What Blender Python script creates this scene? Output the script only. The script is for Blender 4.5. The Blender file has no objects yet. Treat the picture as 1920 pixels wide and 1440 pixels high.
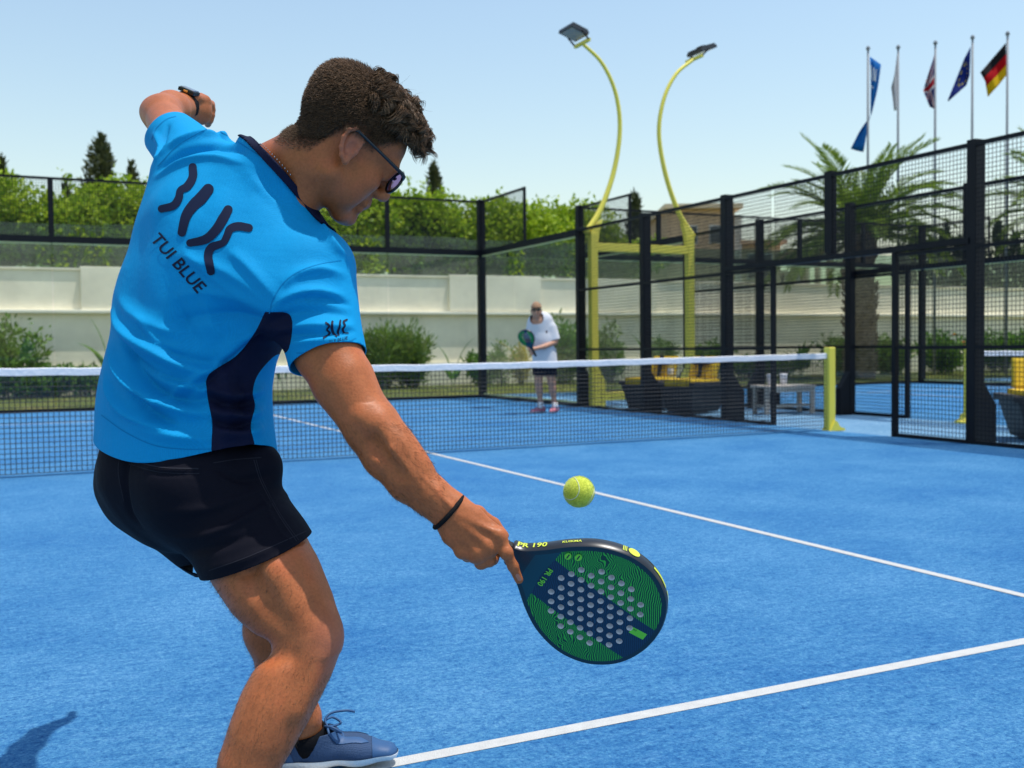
import bpy, bmesh, math, random
import numpy as np
from mathutils import Vector, Matrix, geometry
from mathutils.bvhtree import BVHTree

S = bpy.context.scene
COL = S.collection
rnd = random.Random(7)
NR = np.random.RandomState(11)

# ------------------------------------------------------------------ camera
CAM = np.array([-3.6240, -9.3462, 1.0182])
YAW, PITCH, ROLL, FPX = 0.44753, -0.035284, -0.0110966, 1942.44
_cy, _sy, _cp, _sp = math.cos(YAW), math.sin(YAW), math.cos(PITCH), math.sin(PITCH)
CF = np.array([_sy*_cp, _cy*_cp, _sp])
_r = np.array([_cy, -_sy, 0.0]); _u = np.cross(_r, CF)
CR = _r*math.cos(ROLL) + _u*math.sin(ROLL)
CU = -_r*math.sin(ROLL) + _u*math.cos(ROLL)
cam = bpy.data.cameras.new('camera'); camo = bpy.data.objects.new('camera', cam); COL.objects.link(camo)
M = Matrix.Identity(4)
for i in range(3):
    M[i][0] = CR[i]; M[i][1] = CU[i]; M[i][2] = -CF[i]; M[i][3] = CAM[i]
camo.matrix_world = M
cam.sensor_width = 36.0; cam.lens = FPX*36/1920
cam.clip_start = 0.05; cam.clip_end = 2000
cam.dof.use_dof = True; cam.dof.focus_distance = 2.08; cam.dof.aperture_fstop = 6.3
S.camera = camo

# ------------------------------------------------------------------ sky and sun
SUNV = Vector((0.225, -0.14, 1.0)).normalized()          # towards the sun
EL = math.asin(SUNV.z); AZ = math.atan2(SUNV.x, SUNV.y)
W = bpy.data.worlds.new('World'); S.world = W; W.use_nodes = True
nt = W.node_tree; nt.nodes.clear()
sky = nt.nodes.new('ShaderNodeTexSky'); sky.sky_type = 'NISHITA'; sky.sun_disc = False
sky.sun_elevation = EL; sky.sun_rotation = AZ
sky.altitude = 0; sky.air_density = 1.62; sky.dust_density = 0.9; sky.ozone_density = 1.5
bg = nt.nodes.new('ShaderNodeBackground'); bg.inputs[1].default_value = 0.128
wo = nt.nodes.new('ShaderNodeOutputWorld')
nt.links.new(sky.outputs[0], bg.inputs[0]); nt.links.new(bg.outputs[0], wo.inputs[0])
sl = bpy.data.lights.new('sun', 'SUN'); sl.energy = 3.3; sl.angle = math.radians(0.53); sl.color = (1.0, 0.955, 0.88)
so = bpy.data.objects.new('sun', sl); COL.objects.link(so)
so.rotation_euler = (-SUNV).to_track_quat('-Z', 'Y').to_euler(); so.location = (10, -10, 30)
S.view_settings.view_transform = 'Standard'; S.view_settings.look = 'None'
S.view_settings.exposure = 0.42; S.view_settings.gamma = 1.0
S.view_settings.use_curve_mapping = False
S.cycles.use_denoising = True
S.cycles.transparent_max_bounces = 24
S.cycles.max_bounces = 8

# ------------------------------------------------------------------ helpers
def wpt(px, py, d):
    """a point of the place, d metres in front of where the photographer stands"""
    return CAM + d*(CF + CR*((px-960)/FPX) - CU*((py-720)/FPX))

def tag(o, label=None, cat=None, group=None, kind=None):
    if label: o['label'] = label
    if cat: o['category'] = cat
    if group: o['group'] = group
    if kind: o['kind'] = kind
    return o

def empty(name, loc=(0, 0, 0), rz=0.0, parent=None):
    o = bpy.data.objects.new(name, None); COL.objects.link(o)
    o.location = loc; o.rotation_euler = (0, 0, rz); o.empty_display_size = 0.1
    if parent: o.parent = parent
    return o

def link_mesh(name, me, mat=None, parent=None, smooth=False):
    o = bpy.data.objects.new(name, me); COL.objects.link(o)
    if mat is not None and not me.materials:
        for m in (mat if isinstance(mat, (list, tuple)) else [mat]): me.materials.append(m)
    if smooth and len(me.polygons): me.polygons.foreach_set('use_smooth', [True]*len(me.polygons))
    if parent: o.parent = parent
    return o

def pydata(name, V, Fc, mat=None, parent=None, smooth=False, edges=()):
    me = bpy.data.meshes.new(name)
    V = np.asarray(V, dtype=np.float32)
    if isinstance(Fc, np.ndarray):
        k = Fc.shape[1]; n = len(Fc)
        me.vertices.add(len(V)); me.vertices.foreach_set('co', V.ravel())
        me.loops.add(n*k); me.loops.foreach_set('vertex_index', Fc.astype(np.int32).ravel())
        me.polygons.add(n); me.polygons.foreach_set('loop_start', np.arange(0, n*k, k, dtype=np.int32))
        me.update(calc_edges=True); me.validate()
    else:
        me.from_pydata([tuple(v) for v in V], list(edges), [tuple(f) for f in Fc]); me.update()
    return link_mesh(name, me, mat, parent, smooth)

class MB:
    """collects shapes for ONE mesh"""
    def __init__(s): s.v = []; s.f = []
    def add(s, V, Fc):
        n = len(s.v); s.v += [tuple(map(float, q)) for q in V]; s.f += [tuple(int(i)+n for i in f) for f in Fc]; return s
    def box(s, a, b):
        x0, y0, z0 = a; x1, y1, z1 = b
        V = [(x0,y0,z0),(x1,y0,z0),(x1,y1,z0),(x0,y1,z0),(x0,y0,z1),(x1,y0,z1),(x1,y1,z1),(x0,y1,z1)]
        return s.add(V, [(3,2,1,0),(4,5,6,7),(0,1,5,4),(1,2,6,5),(2,3,7,6),(3,0,4,7)])
    def bar(s, p, q, w, h=None, n=4, up=(0, 0, 1)):
        """prism from p to q"""
        h = h or w; p = Vector(p); q = Vector(q); d = (q-p)
        if d.length < 1e-9: return s
        d.normalize(); up = Vector(up)
        if abs(d.dot(up)) > .95: up = Vector((1, 0, 0))
        x = d.cross(up).normalized(); y = x.cross(d)
        a0 = math.pi/4 if n == 4 else 0; sc = math.sqrt(.5) if n == 4 else .5
        ring = [(math.cos(a0+2*math.pi*i/n)*w*sc, math.sin(a0+2*math.pi*i/n)*h*sc) for i in range(n)]
        V = [p+x*a+y*b for a, b in ring]+[q+x*a+y*b for a, b in ring]
        Fc = [(i, (i+1) % n, n+(i+1) % n, n+i) for i in range(n)]+[tuple(range(n))[::-1], tuple(range(n, 2*n))]
        return s.add(V, Fc)
    def tube(s, pts, rad, n=8, cap=True):
        P = [Vector(p) for p in pts]; m = len(P)
        R_ = rad if hasattr(rad, '__len__') else [rad]*m
        d0 = (P[1]-P[0]).normalized(); up = Vector((0, 0, 1)) if abs(d0.z) < .9 else Vector((1, 0, 0))
        x = d0.cross(up).normalized(); V = []; Fc = []
        for i in range(m):
            d = (P[min(i+1, m-1)]-P[max(i-1, 0)]).normalized()
            x = (x-d*x.dot(d)).normalized(); y = d.cross(x)
            for k in range(n):
                a = 2*math.pi*k/n; V.append(P[i]+(x*math.cos(a)+y*math.sin(a))*R_[i])
        for i in range(m-1):
            for k in range(n):
                Fc.append((i*n+k, i*n+(k+1) % n, (i+1)*n+(k+1) % n, (i+1)*n+k))
        if cap: Fc += [tuple(range(n))[::-1], tuple(range((m-1)*n, m*n))]
        return s.add(V, Fc)
    def lathe(s, prof, n=16, c=(0, 0, 0)):
        V = []; Fc = []
        for r, z in prof:
            for k in range(n):
                a = 2*math.pi*k/n; V.append((c[0]+r*math.cos(a), c[1]+r*math.sin(a), c[2]+z))
        m = len(prof)
        for i in range(m-1):
            for k in range(n): Fc.append((i*n+k, i*n+(k+1) % n, (i+1)*n+(k+1) % n, (i+1)*n+k))
        Fc += [tuple(range(n))[::-1], tuple(range((m-1)*n, m*n))]
        return s.add(V, Fc)
    def prism(s, poly, ax, a, b):
        """polygon in the two other axes, extruded along axis ax from a to b"""
        o = [i for i in range(3) if i != ax]; n = len(poly); V = []
        for t in (a, b):
            for q in poly:
                v = [0, 0, 0]; v[ax] = t; v[o[0]] = q[0]; v[o[1]] = q[1]; V.append(v)
        return s.add(V, [tuple(range(n)), tuple(range(2*n-1, n-1, -1))]+[(i, n+i, n+(i+1) % n, (i+1) % n) for i in range(n)])
    def build(s, name, mat=None, parent=None, smooth=False, bevel=0.0, fix=True):
        me = bpy.data.meshes.new(name); me.from_pydata(s.v, [], s.f); me.update()
        if fix or bevel:
            bm = bmesh.new(); bm.from_mesh(me)
            bmesh.ops.recalc_face_normals(bm, faces=bm.faces)
            if bevel:
                bmesh.ops.bevel(bm, geom=[e for e in bm.edges if len(e.link_faces) == 2 and e.calc_face_angle(0) > .5], offset=bevel, segments=2, profile=.6, affect='EDGES')
            bm.to_mesh(me); bm.free()
        return link_mesh(name, me, mat, parent, smooth)

def copy_tree(o, parent=None):
    c = o.copy(); COL.objects.link(c)
    if parent is not None: c.parent = parent
    for ch in list(o.children): copy_tree(ch, c)
    return c

# ------------------------------------------------------------------ materials
def _mat(name):
    m = bpy.data.materials.new(name); m.use_nodes = True
    t = m.node_tree; b = t.nodes['Principled BSDF']
    return m, t, b

def N(t, kind, **kw):
    n = t.nodes.new(kind)
    for k, v in kw.items():
        if k.startswith('i_'):
            n.inputs[k[2:].replace('_', ' ')].default_value = v
        else: setattr(n, k, v)
    return n

def ramp(t, src, stops, interp='LINEAR'):
    r = t.nodes.new('ShaderNodeValToRGB'); r.color_ramp.interpolation = interp
    e = r.color_ramp.elements
    while len(e) < len(stops): e.new(.5)
    for i, (p, c) in enumerate(stops):
        e[i].position = p; e[i].color = (*c, 1) if len(c) == 3 else c
    t.links.new(src, r.inputs[0]); return r

def plain(name, col, rough=.5, metal=0.0, var=0.12, scale=6.0, bump=0.0, bscale=60.0, spec=.5, coords='Object', sub=0.0):
    """one colour with gentle wear: low-frequency variation and fine relief"""
    m, t, b = _mat(name); L = t.links.new
    tc = N(t, 'ShaderNodeTexCoord')
    nz = N(t, 'ShaderNodeTexNoise', i_Scale=scale, i_Detail=5.0, i_Roughness=.6); L(tc.outputs[coords], nz.inputs['Vector'])
    c = np.array(col)
    r = ramp(t, nz.outputs['Fac'], [(.25, tuple(c*(1-var))), (.75, tuple(np.minimum(1, c*(1+var))))])
    L(r.outputs[0], b.inputs['Base Color'])
    b.inputs['Roughness'].default_value = rough; b.inputs['Metallic'].default_value = metal
    b.inputs['Specular IOR Level'].default_value = spec
    if sub:
        b.inputs['Subsurface Weight'].default_value = sub; b.inputs['Subsurface Radius'].default_value = (.01, .004, .002)
    if bump:
        n2 = N(t, 'ShaderNodeTexNoise', i_Scale=bscale, i_Detail=4.0); L(tc.outputs[coords], n2.inputs['Vector'])
        bp = N(t, 'ShaderNodeBump', i_Strength=bump, i_Distance=.01); L(n2.outputs['Fac'], bp.inputs['Height']); L(bp.outputs[0], b.inputs['Normal'])
    return m

def glassy(name, tint, gloss=(.9, .95, .95), rough=.02, ior=1.45, dirt=0.0):
    """clear pane: tinted see-through plus a mirror share that grows with the angle"""
    m, t, b = _mat(name); L = t.links.new; t.nodes.remove(b)
    out = [n for n in t.nodes if n.type == 'OUTPUT_MATERIAL'][0]
    tr = N(t, 'ShaderNodeBsdfTransparent'); tr.inputs[0].default_value = (*np.sqrt(np.array(tint)), 1)      # a pane is crossed through two faces
    gl = N(t, 'ShaderNodeBsdfGlossy'); gl.inputs['Color'].default_value = (*gloss, 1); gl.inputs['Roughness'].default_value = rough
    lw = N(t, 'ShaderNodeLayerWeight', i_Blend=.5)
    pw = N(t, 'ShaderNodeMath', operation='POWER'); pw.inputs[1].default_value = 4.0; L(lw.outputs['Facing'], pw.inputs[0])
    fr = N(t, 'ShaderNodeMath', operation='MULTIPLY_ADD'); fr.inputs[1].default_value = .5; fr.inputs[2].default_value = .02; L(pw.outputs[0], fr.inputs[0])
    mx = N(t, 'ShaderNodeMixShader'); L(fr.outputs[0], mx.inputs[0]); L(tr.outputs[0], mx.inputs[1]); L(gl.outputs[0], mx.inputs[2])
    last = mx
    if dirt:
        df = N(t, 'ShaderNodeBsdfDiffuse'); df.inputs[0].default_value = (.55, .6, .58, 1)
        tc = N(t, 'ShaderNodeTexCoord'); nz = N(t, 'ShaderNodeTexNoise', i_Scale=1.3, i_Detail=6.0); L(tc.outputs['Object'], nz.inputs['Vector'])
        r = ramp(t, nz.outputs['Fac'], [(.3, (dirt*.3,)*3), (.8, (dirt,)*3)])
        m2 = N(t, 'ShaderNodeMixShader'); L(r.outputs[0], m2.inputs[0]); L(mx.outputs[0], m2.inputs[1]); L(df.outputs[0], m2.inputs[2]); last = m2
    L(last.outputs[0], out.inputs[0])
    return m

def leafmat(name, c1, c2, rough=.5, trans=.35):
    m, t, b = _mat(name); L = t.links.new
    g = N(t, 'ShaderNodeNewGeometry')
    r = ramp(t, g.outputs['Random Per Island'], [(0, c1), (1, c2)])
    L(r.outputs[0], b.inputs['Base Color']); b.inputs['Roughness'].default_value = rough
    b.inputs['Specular IOR Level'].default_value = .3
    out = [n for n in t.nodes if n.type == 'OUTPUT_MATERIAL'][0]
    tl = N(t, 'ShaderNodeBsdfTranslucent'); L(r.outputs[0], tl.inputs[0])
    mx = N(t, 'ShaderNodeMixShader'); mx.inputs[0].default_value = trans
    L(b.outputs[0], mx.inputs[1]); L(tl.outputs[0], mx.inputs[2]); L(mx.outputs[0], out.inputs[0])
    return m
# ================================================================== GROUND AND COURTS
def turf_mat(name, base, light, dark, sand=.35):
    m, t, b = _mat(name); L = t.links.new
    tc = N(t, 'ShaderNodeTexCoord')
    big = N(t, 'ShaderNodeTexNoise', i_Scale=1.1, i_Detail=6.0, i_Roughness=.66); L(tc.outputs['Object'], big.inputs['Vector'])
    mp = N(t, 'ShaderNodeMapping'); mp.inputs['Scale'].default_value = (1.0, 2.4, 1.0); mp.inputs['Rotation'].default_value = (0, 0, .25)
    L(tc.outputs['Object'], mp.inputs['Vector'])
    mid = N(t, 'ShaderNodeTexNoise', i_Scale=11.0, i_Detail=7.0, i_Roughness=.72); L(mp.outputs[0], mid.inputs['Vector'])
    fine = N(t, 'ShaderNodeTexNoise', i_Scale=95.0, i_Detail=6.0, i_Roughness=.78); L(tc.outputs['Object'], fine.inputs['Vector'])
    r1 = ramp(t, big.outputs['Fac'], [(.34, dark), (.5, base), (.66, light)])
    r2 = ramp(t, mid.outputs['Fac'], [(.50, (0, 0, 0)), (.72, (sand,)*3)])
    sc = N(t, 'ShaderNodeMixRGB'); sc.inputs[2].default_value = (*np.minimum(1, np.array(light)*1.2+.05), 1)
    L(r2.outputs[0], sc.inputs[0]); L(r1.outputs[0], sc.inputs[1])
    r4 = ramp(t, mid.outputs['Fac'], [(.32, (.62, .74, .86)), (.50, (1, 1, 1))])
    m4 = N(t, 'ShaderNodeMixRGB', blend_type='MULTIPLY'); m4.inputs[0].default_value = 1.0; L(sc.outputs[0], m4.inputs[1]); L(r4.outputs[0], m4.inputs[2])
    r3 = ramp(t, fine.outputs['Fac'], [(.34, (.30, .42, .58)), (.46, (.88, .93, .97)), (.54, (1.06, 1.04, 1.02)), (.64, (1.75, 1.45, 1.2))])
    gr = N(t, 'ShaderNodeTexNoise', i_Scale=42.0, i_Detail=5.0, i_Roughness=.8); L(tc.outputs['Object'], gr.inputs['Vector'])
    r5 = ramp(t, gr.outputs['Fac'], [(.36, (.55, .66, .78)), (.47, (.97, .98, .99)), (.62, (1.5, 1.28, 1.12))])
    m5 = N(t, 'ShaderNodeMixRGB', blend_type='MULTIPLY'); m5.inputs[0].default_value = 1.0; L(m4.outputs[0], m5.inputs[1]); L(r5.outputs[0], m5.inputs[2])
    mu = N(t, 'ShaderNodeMixRGB', blend_type='MULTIPLY'); mu.inputs[0].default_value = 1.0
    L(m5.outputs[0], mu.inputs[1]); L(r3.outputs[0], mu.inputs[2])
    L(mu.outputs[0], b.inputs['Base Color']); b.inputs['Roughness'].default_value = .85
    b.inputs['Specular IOR Level'].default_value = .06
    bp = N(t, 'ShaderNodeBump', i_Strength=.55, i_Distance=.012); L(fine.outputs['Fac'], bp.inputs['Height']); L(bp.outputs[0], b.inputs['Normal'])
    return m

M_TURF = turf_mat('blue_turf', (.047, .178, .365), (.064, .208, .400), (.033, .146, .335), .30)
M_PATHB = turf_mat('pale_blue_path', (.135, .275, .43), (.16, .31, .47), (.115, .25, .40), .15)
M_LINE = plain('line_paint', (.47, .47, .455), .85, var=.1, scale=25, bump=.4, bscale=220)
M_LAWN = turf_mat('lawn_ground', (.115, .135, .030), (.21, .185, .065), (.060, .095, .020), .25)
M_BLACK = plain('black_powder_coat', (.0055, .0065, .010), .45, var=.2, scale=3, spec=.18)
M_WIRE = plain('black_wire', (.008, .009, .013), .5, spec=.25)
M_YEL = plain('yellow_paint', (.80, .68, .085), .45, var=.06, scale=2)
M_EDGE = plain('glass_edge', (.62, .66, .32), .4)
M_GLASS = glassy('court_glass', (.92, .955, .915), dirt=.01)
M_PGLASS = glassy('parapet_glass', (.44, .60, .54), dirt=.08)
M_TAPE = plain('white_tape', (.74, .75, .80), .7, var=.07, scale=30, bump=.5, bscale=40)
M_NET = plain('net_twine', (.016, .017, .02), .7)

def sheet(name, x0, x1, y0, y1, z, mat, parent=None, nx=1, ny=1):
    V = [(x0+(x1-x0)*i/nx, y0+(y1-y0)*j/ny, z) for j in range(ny+1) for i in range(nx+1)]
    Fc = [(j*(nx+1)+i, j*(nx+1)+i+1, (j+1)*(nx+1)+i+1, (j+1)*(nx+1)+i) for j in range(ny) for i in range(nx)]
    return pydata(name, V, Fc, mat, parent)

tag(sheet('ground', -400, 600, -300, 900, -.012, M_LAWN), kind='structure')
tag(sheet('path', -9, 24, -26, 10.35, -.006, M_PATHB), kind='structure')
XB = 12.3                                        # centre of the neighbouring court
def court_floor(name, xc):
    f = sheet(name, xc-5, xc+5, -10, 10, .0, M_TURF); tag(f, kind='structure')
    for y in (-6.95, 6.95):
        o = sheet('painted_line', xc-5+.03, xc+5-.03, y-.025, y+.025, .0014, M_LINE, f)
    sheet('painted_line', xc-.025, xc+.025, -6.92, 6.92, .0024, M_LINE, f)
    return f
court_floor('court_surface', 0.0); court_floor('neighbouring_court_surface', XB)

# ------------------------------------------------------------------ enclosures
def wires(mb, A, U, V, su, sv, step=.045, r=.0034):
    """welded mesh: origin A, unit vectors U (length su) and V (length sv)"""
    A = Vector(A); U = Vector(U); V = Vector(V)
    n = max(1, int(round(su/step)))
    for i in range(n):
        o = A+U*((i+.5)*su/n); mb.bar(o, o+V*sv, r*2, n=3)
    n = max(1, int(round(sv/step)))
    for i in range(n):
        o = A+V*((i+.5)*sv/n); mb.bar(o, o+U*su, r*2, n=3)

_meshcache = {}
def mesh_panel(parent, A, U, su, sv):
    """a steel mesh panel, its wires one part (a few pixels apart in the photograph)"""
    key = (tuple(U), round(su, 3), round(sv, 3))
    if key not in _meshcache:
        mb = MB(); wires(mb, (0, 0, 0), U, (0, 0, 1), su, sv)
        o = mb.build('mesh_panel', M_WIRE, parent, fix=False); _meshcache[key] = o.data
    else:
        o = link_mesh('mesh_panel', _meshcache[key], None, parent)
    o.location = A
    return o

def part_box(name, a, b, mat, parent, bevel=0.0):
    a, b = [min(p, q) for p, q in zip(a, b)], [max(p, q) for p, q in zip(a, b)]
    return MB().box(a, b).build(name, mat, parent, bevel=bevel)

def side_wall(E, X, out, ymin, door=True):
    """side of a court at X; out = +1/-1 the direction away from play"""
    # glass end
    for y0, y1 in ((8, 10), (6, 8)):
        g = part_box('glass_panel', (X-.006, y0+.012, .07), (X+.006, y1-.012, 2.88), M_GLASS, E)
        part_box('glass_edge', (X-.008, y0+.012, 2.862), (X+.008, y1-.012, 2.888), M_EDGE, g)
        part_box('glass_edge', (X-.008, y0+.012, .062), (X+.008, y1-.012, .09), M_EDGE, g)
    part_box('rail', (X-.03, 6.0, 2.89), (X+.03, 9.93, 3.0), M_BLACK, E)
    part_box('rail', (X-.035, 6.0, .0), (X+.035, 9.93, .06), M_BLACK, E)
    mesh_panel(E, (X, 8, 3.0), (0, 1, 0), 1.94, .96)
    part_box('rail', (X-.02, 8.0, 3.955), (X+.02, 9.93, 3.995), M_BLACK, E)
    part_box('upright', (X-.022, 7.975, 3.0), (X+.022, 8.02, 4.0), M_BLACK, E)
    # corner post and mesh posts
    part_box('post', (X-.07, 9.93, .0), (X+.07, 10.07, 4.02), M_BLACK, E, .008)
    ys = [6.0, 4.0, 2.0] + [y for y in (-2.0, -4.0, -6.0) if y >= ymin-.01]
    for y in ys:
        part_box('post', (X-.02+.0*out, y-.055, .0), (X+.12*out, y+.055, 3.03), M_BLACK, E, .006)
        g = MB(); g.prism([(X+.12*out, 0), (X+.30*out, 0), (X+.30*out, .38), (X+.12*out, .62)], 1, y-.05, y+.05)
        g.build('base_gusset', M_BLACK, E)
    spans = [(4.0, 6.0), (2.0, 4.0), (1.0, 2.0), (-2.0, -1.0), (-4.0, -2.0), (-6.0, -4.0)]
    for a, b in spans:
        if a < ymin-.01: continue
        mesh_panel(E, (X, a+.03, .03), (0, 1, 0), b-a-.06, 2.94)
        for z in (.02, .97, 1.97):
            part_box('rail', (X-.019, a+.02, z-.019), (X+.019, b-.02, z+.019), M_BLACK, E)
    part_box('rail', (X-.021, ymin, 2.96), (X+.021, 5.95, 3.0), M_BLACK, E)
    # door opening at the net
    mesh_panel(E, (X, -.98, 2.02), (0, 1, 0), 1.96, .94)
    part_box('lintel', (X-.032, -1.98, 2.0), (X+.032, 1.98, 2.065), M_BLACK, E)
    part_box('upright', (X-.028, -.06, 2.07), (X+.05*out, .06, 3.03), M_BLACK, E)
    for y in (-1.0, 1.0):
        part_box('door_jamb', (X-.026, y-.026, .0), (X+.026, y+.026, 1.998), M_BLACK, E)

def back_wall(E, xl, xr):
    n = int(round((xr-xl)/2))
    for i in range(n):
        x0, x1 = xl+2*i, xl+2*i+2
        g = part_box('glass_panel', (x0+.012, 9.994, .07), (x1-.012, 10.006, 2.88), M_GLASS, E)
        part_box('glass_edge', (x0+.012, 9.992, 2.862), (x1-.012, 10.008, 2.888), M_EDGE, g)
        mesh_panel(E, (x0+.02, 10, 3.0), (1, 0, 0), 1.96, .96)
        if i: part_box('upright', (x0-.04, 9.96, 3.0), (x0+.04, 10.04, 3.955), M_BLACK, E)
    part_box('rail', (xl+.07, 9.96, 2.89), (xr-.07, 10.04, 3.0), M_BLACK, E)
    part_box('rail', (xl+.07, 9.965, .0), (xr-.07, 10.035, .06), M_BLACK, E)
    part_box('rail', (xl+.07, 9.98, 3.957), (xr-.07, 10.02, 3.997), M_BLACK, E)

EA = tag(empty('court_enclosure', (0, 0, 0)), 'glass and black mesh enclosure round the court being played on', 'court fence')
back_wall(EA, -5, 5)
part_box('post', (-5.07, 9.93, 0), (-4.93, 10.07, 4.02), M_BLACK, EA)
side_wall(EA, 5.0, 1, -6.0)
EB = tag(empty('court_enclosure', (0, 0, 0)), 'glass and black mesh enclosure of the empty neighbouring court', 'court fence')
back_wall(EB, XB-5, XB+5)
side_wall(EB, XB-5, -1, -4.0); side_wall(EB, XB+5, 1, -4.0)

# ------------------------------------------------------------------ nets
def court_net(xc, label, name='padel_net', right=True):
    T = tag(empty(name, (xc, 0, 0)), label, 'net')
    def top(x): return .865+.045*(abs(x)/5)**1.3
    m = MB(); n = 240; st = 9.9/n
    for i in range(n+1):
        x = -4.95+st*i; m.bar((x, 0, .03), (x, 0, top(x)-.03), .0068, n=3)
    for j in range(21):
        pts = []
        for i in range(25):
            x = -4.95+9.9*i/24; f = j/20
            pts.append((x, .004*math.sin(i*1.7+j), .03+f*(top(x)-.06)))
        m.tube(pts, .0036, n=3, cap=False)
    m.build('net_mesh', M_NET, T, fix=False)
    tp = MB(); V = []; Fc = []
    K = 60
    for i in range(K+1):
        x = -4.95+9.9*i/K; z = top(x)+.0025*math.sin(i*2.1); w = .010+.003*math.sin(i*3.7)
        V += [(x, -w, z-.062), (x, -w*.8, z-.006), (x, 0, z), (x, w*.8, z-.006), (x, w, z-.062)]
    for i in range(K):
        for k in range(4): Fc.append((i*5+k, (i+1)*5+k, (i+1)*5+k+1, i*5+k+1))
    tp.add(V, Fc); tp.build('top_tape', M_TAPE, T)
    for sx in (-1, 1):
        x = 5.0*sx
        part_box('net_post', (x-.05, -.045, 0), (x+.05, .045, .98), M_YEL, T, .012)
        b = MB(); b.prism([(x-.05, .0), (x+.17*sx if sx > 0 else x-.17, .0), (x+.17*sx, .02), (x+.09*sx, .05), (x+.052*sx, .11), (x-.05*0+.02*sx, .12)] if sx > 0 else
                          [(x+.05, .0), (x-.17, .0), (x-.17, .02), (x-.09, .05), (x-.052, .11), (x-.02, .12)], 1, -.075, .075)
        b.build('post_foot', M_YEL, T)
    return T
court_net(0.0, 'long black net with white tape across the court between the players')
court_net(XB, 'net of the empty neighbouring court behind the black fence')

# ------------------------------------------------------------------ floodlight gantry between the courts
M_LAMP = plain('lamp_housing', (.035, .038, .045), .5, var=.2)
M_LED = plain('lamp_glass', (.30, .32, .34), .25, var=.2, scale=40)
def catmull(P, n=10):
    P = [np.array(p, float) for p in P]; P = [2*P[0]-P[1]]+P+[2*P[-1]-P[-2]]; out = []
    for i in range(1, len(P)-2):
        for k in range(n):
            t = k/n; a, b, c, d = P[i-1:i+3]
            out.append(.5*((2*b)+(c-a)*t+(2*a-5*b+4*c-d)*t*t+(3*b-a-3*c+d)*t**3))
    out.append(P[-2]); return out

def gantry():
    Y = 5.82
    T = tag(empty('floodlight_gantry', (6.15, Y, 0)), 'yellow floodlight frame with two curved lamp arms between the courts', 'floodlight')
    def W(p): return (p[0]-6.15, p[1]-Y, p[2])
    for x, s in ((5.19, 1), (7.16, -1)):
        part_box('post', W((x-.065, Y-.06, 0)), W((x+.065, Y+.06, 2.93)), M_YEL, T, .01)
        g = MB(); g.prism([(x-6.15+.066*s, 0), (x-6.15+.20*s, 0), (x-6.15+.20*s, .42), (x-6.15+.066*s, .66)], 1, -.055, .055); g.build('base_gusset', M_YEL, T)
        g = MB(); g.prism([(x-6.15-.07*s, 2.93), (x-6.15+.08*s, 2.70), (x-6.15+.10*s, 2.93), (x-6.15+.17*s, 3.16), (x-6.15+.10*s, 3.12)], 1, -.05, .05); g.build('arm_bracket', M_YEL, T)
    part_box('beam', W((5.26, Y-.05, 2.62)), W((7.09, Y+.05, 2.76)), M_YEL, T, .008)
    part_box('ground_beam', W((5.26, Y-.05, .10)), W((7.09, Y+.05, .24)), M_YEL, T, .008)
    LA = catmull([(5.06, Y, 2.92), (5.36, Y, 3.35), (5.62, Y, 4.0), (5.74, Y, 4.7), (5.66, Y, 5.3), (5.40, Y, 5.77), (5.02, Y, 6.06)], 9)
    RA = catmull([(7.25, Y, 2.92), (6.93, Y, 3.35), (6.66, Y, 4.0), (6.53, Y, 4.7), (6.64, Y, 5.3), (6.90, Y, 5.75), (7.28, Y, 6.05)], 9)
    for pts, s in ((LA, -1), (RA, 1)):
        n = len(pts); rad = [.050-.022*i/(n-1) for i in range(n)]
        MB().tube([W(p) for p in pts], rad, n=10).build('lamp_arm', M_YEL, T, smooth=True)
        e = pts[-1]; ax = Vector((s*.82, 0, .16)).normalized()
        H = empty('floodlight', W(e), 0, T)
        tiltx = .45*s
        q = MB(); q.bar((0, -.24, .0), (0, .24, .0), .05); q.build('bracket_bar', M_YEL, H)
        q = MB()
        for yy in (-.23, .23): q.bar((0, yy, 0), (s*.14, yy, .13), .022)
        q.build('bracket_strap', M_BLACK, H)
        c = Vector((s*.16, 0, .155)); u = Vector((s*.90, 0, .30)).normalized(); v = Vector((0, 1, 0)); w = u.cross(v).normalized()
        if w.z < 0: w = -w
        q = MB()
        def fbox(mb, a0, a1, b0, b1, c0, c1):
            V = [c+u*a+v*b+w*d for d in (c0, c1) for a, b in ((a0, b0), (a1, b0), (a1, b1), (a0, b1))]
            mb.add(V, [(3, 2, 1, 0), (4, 5, 6, 7), (0, 1, 5, 4), (1, 2, 6, 5), (2, 3, 7, 6), (3, 0, 4, 7)])
        fbox(q, -.17, .17, -.22, .22, -.025, .03)
        for i in range(9):
            fbox(q, -.15, .15, -.2+.05*i-.006, -.2+.05*i+.006, .03, .06)
        fbox(q, -.05, .05, -.06, .06, .06, .085)
        q.build('lamp_housing', M_LAMP, H)
        q = MB(); fbox(q, -.14, .14, -.19, .19, -.030, -.026); q.build('lamp_lens', M_LED, H)
gantry()
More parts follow.
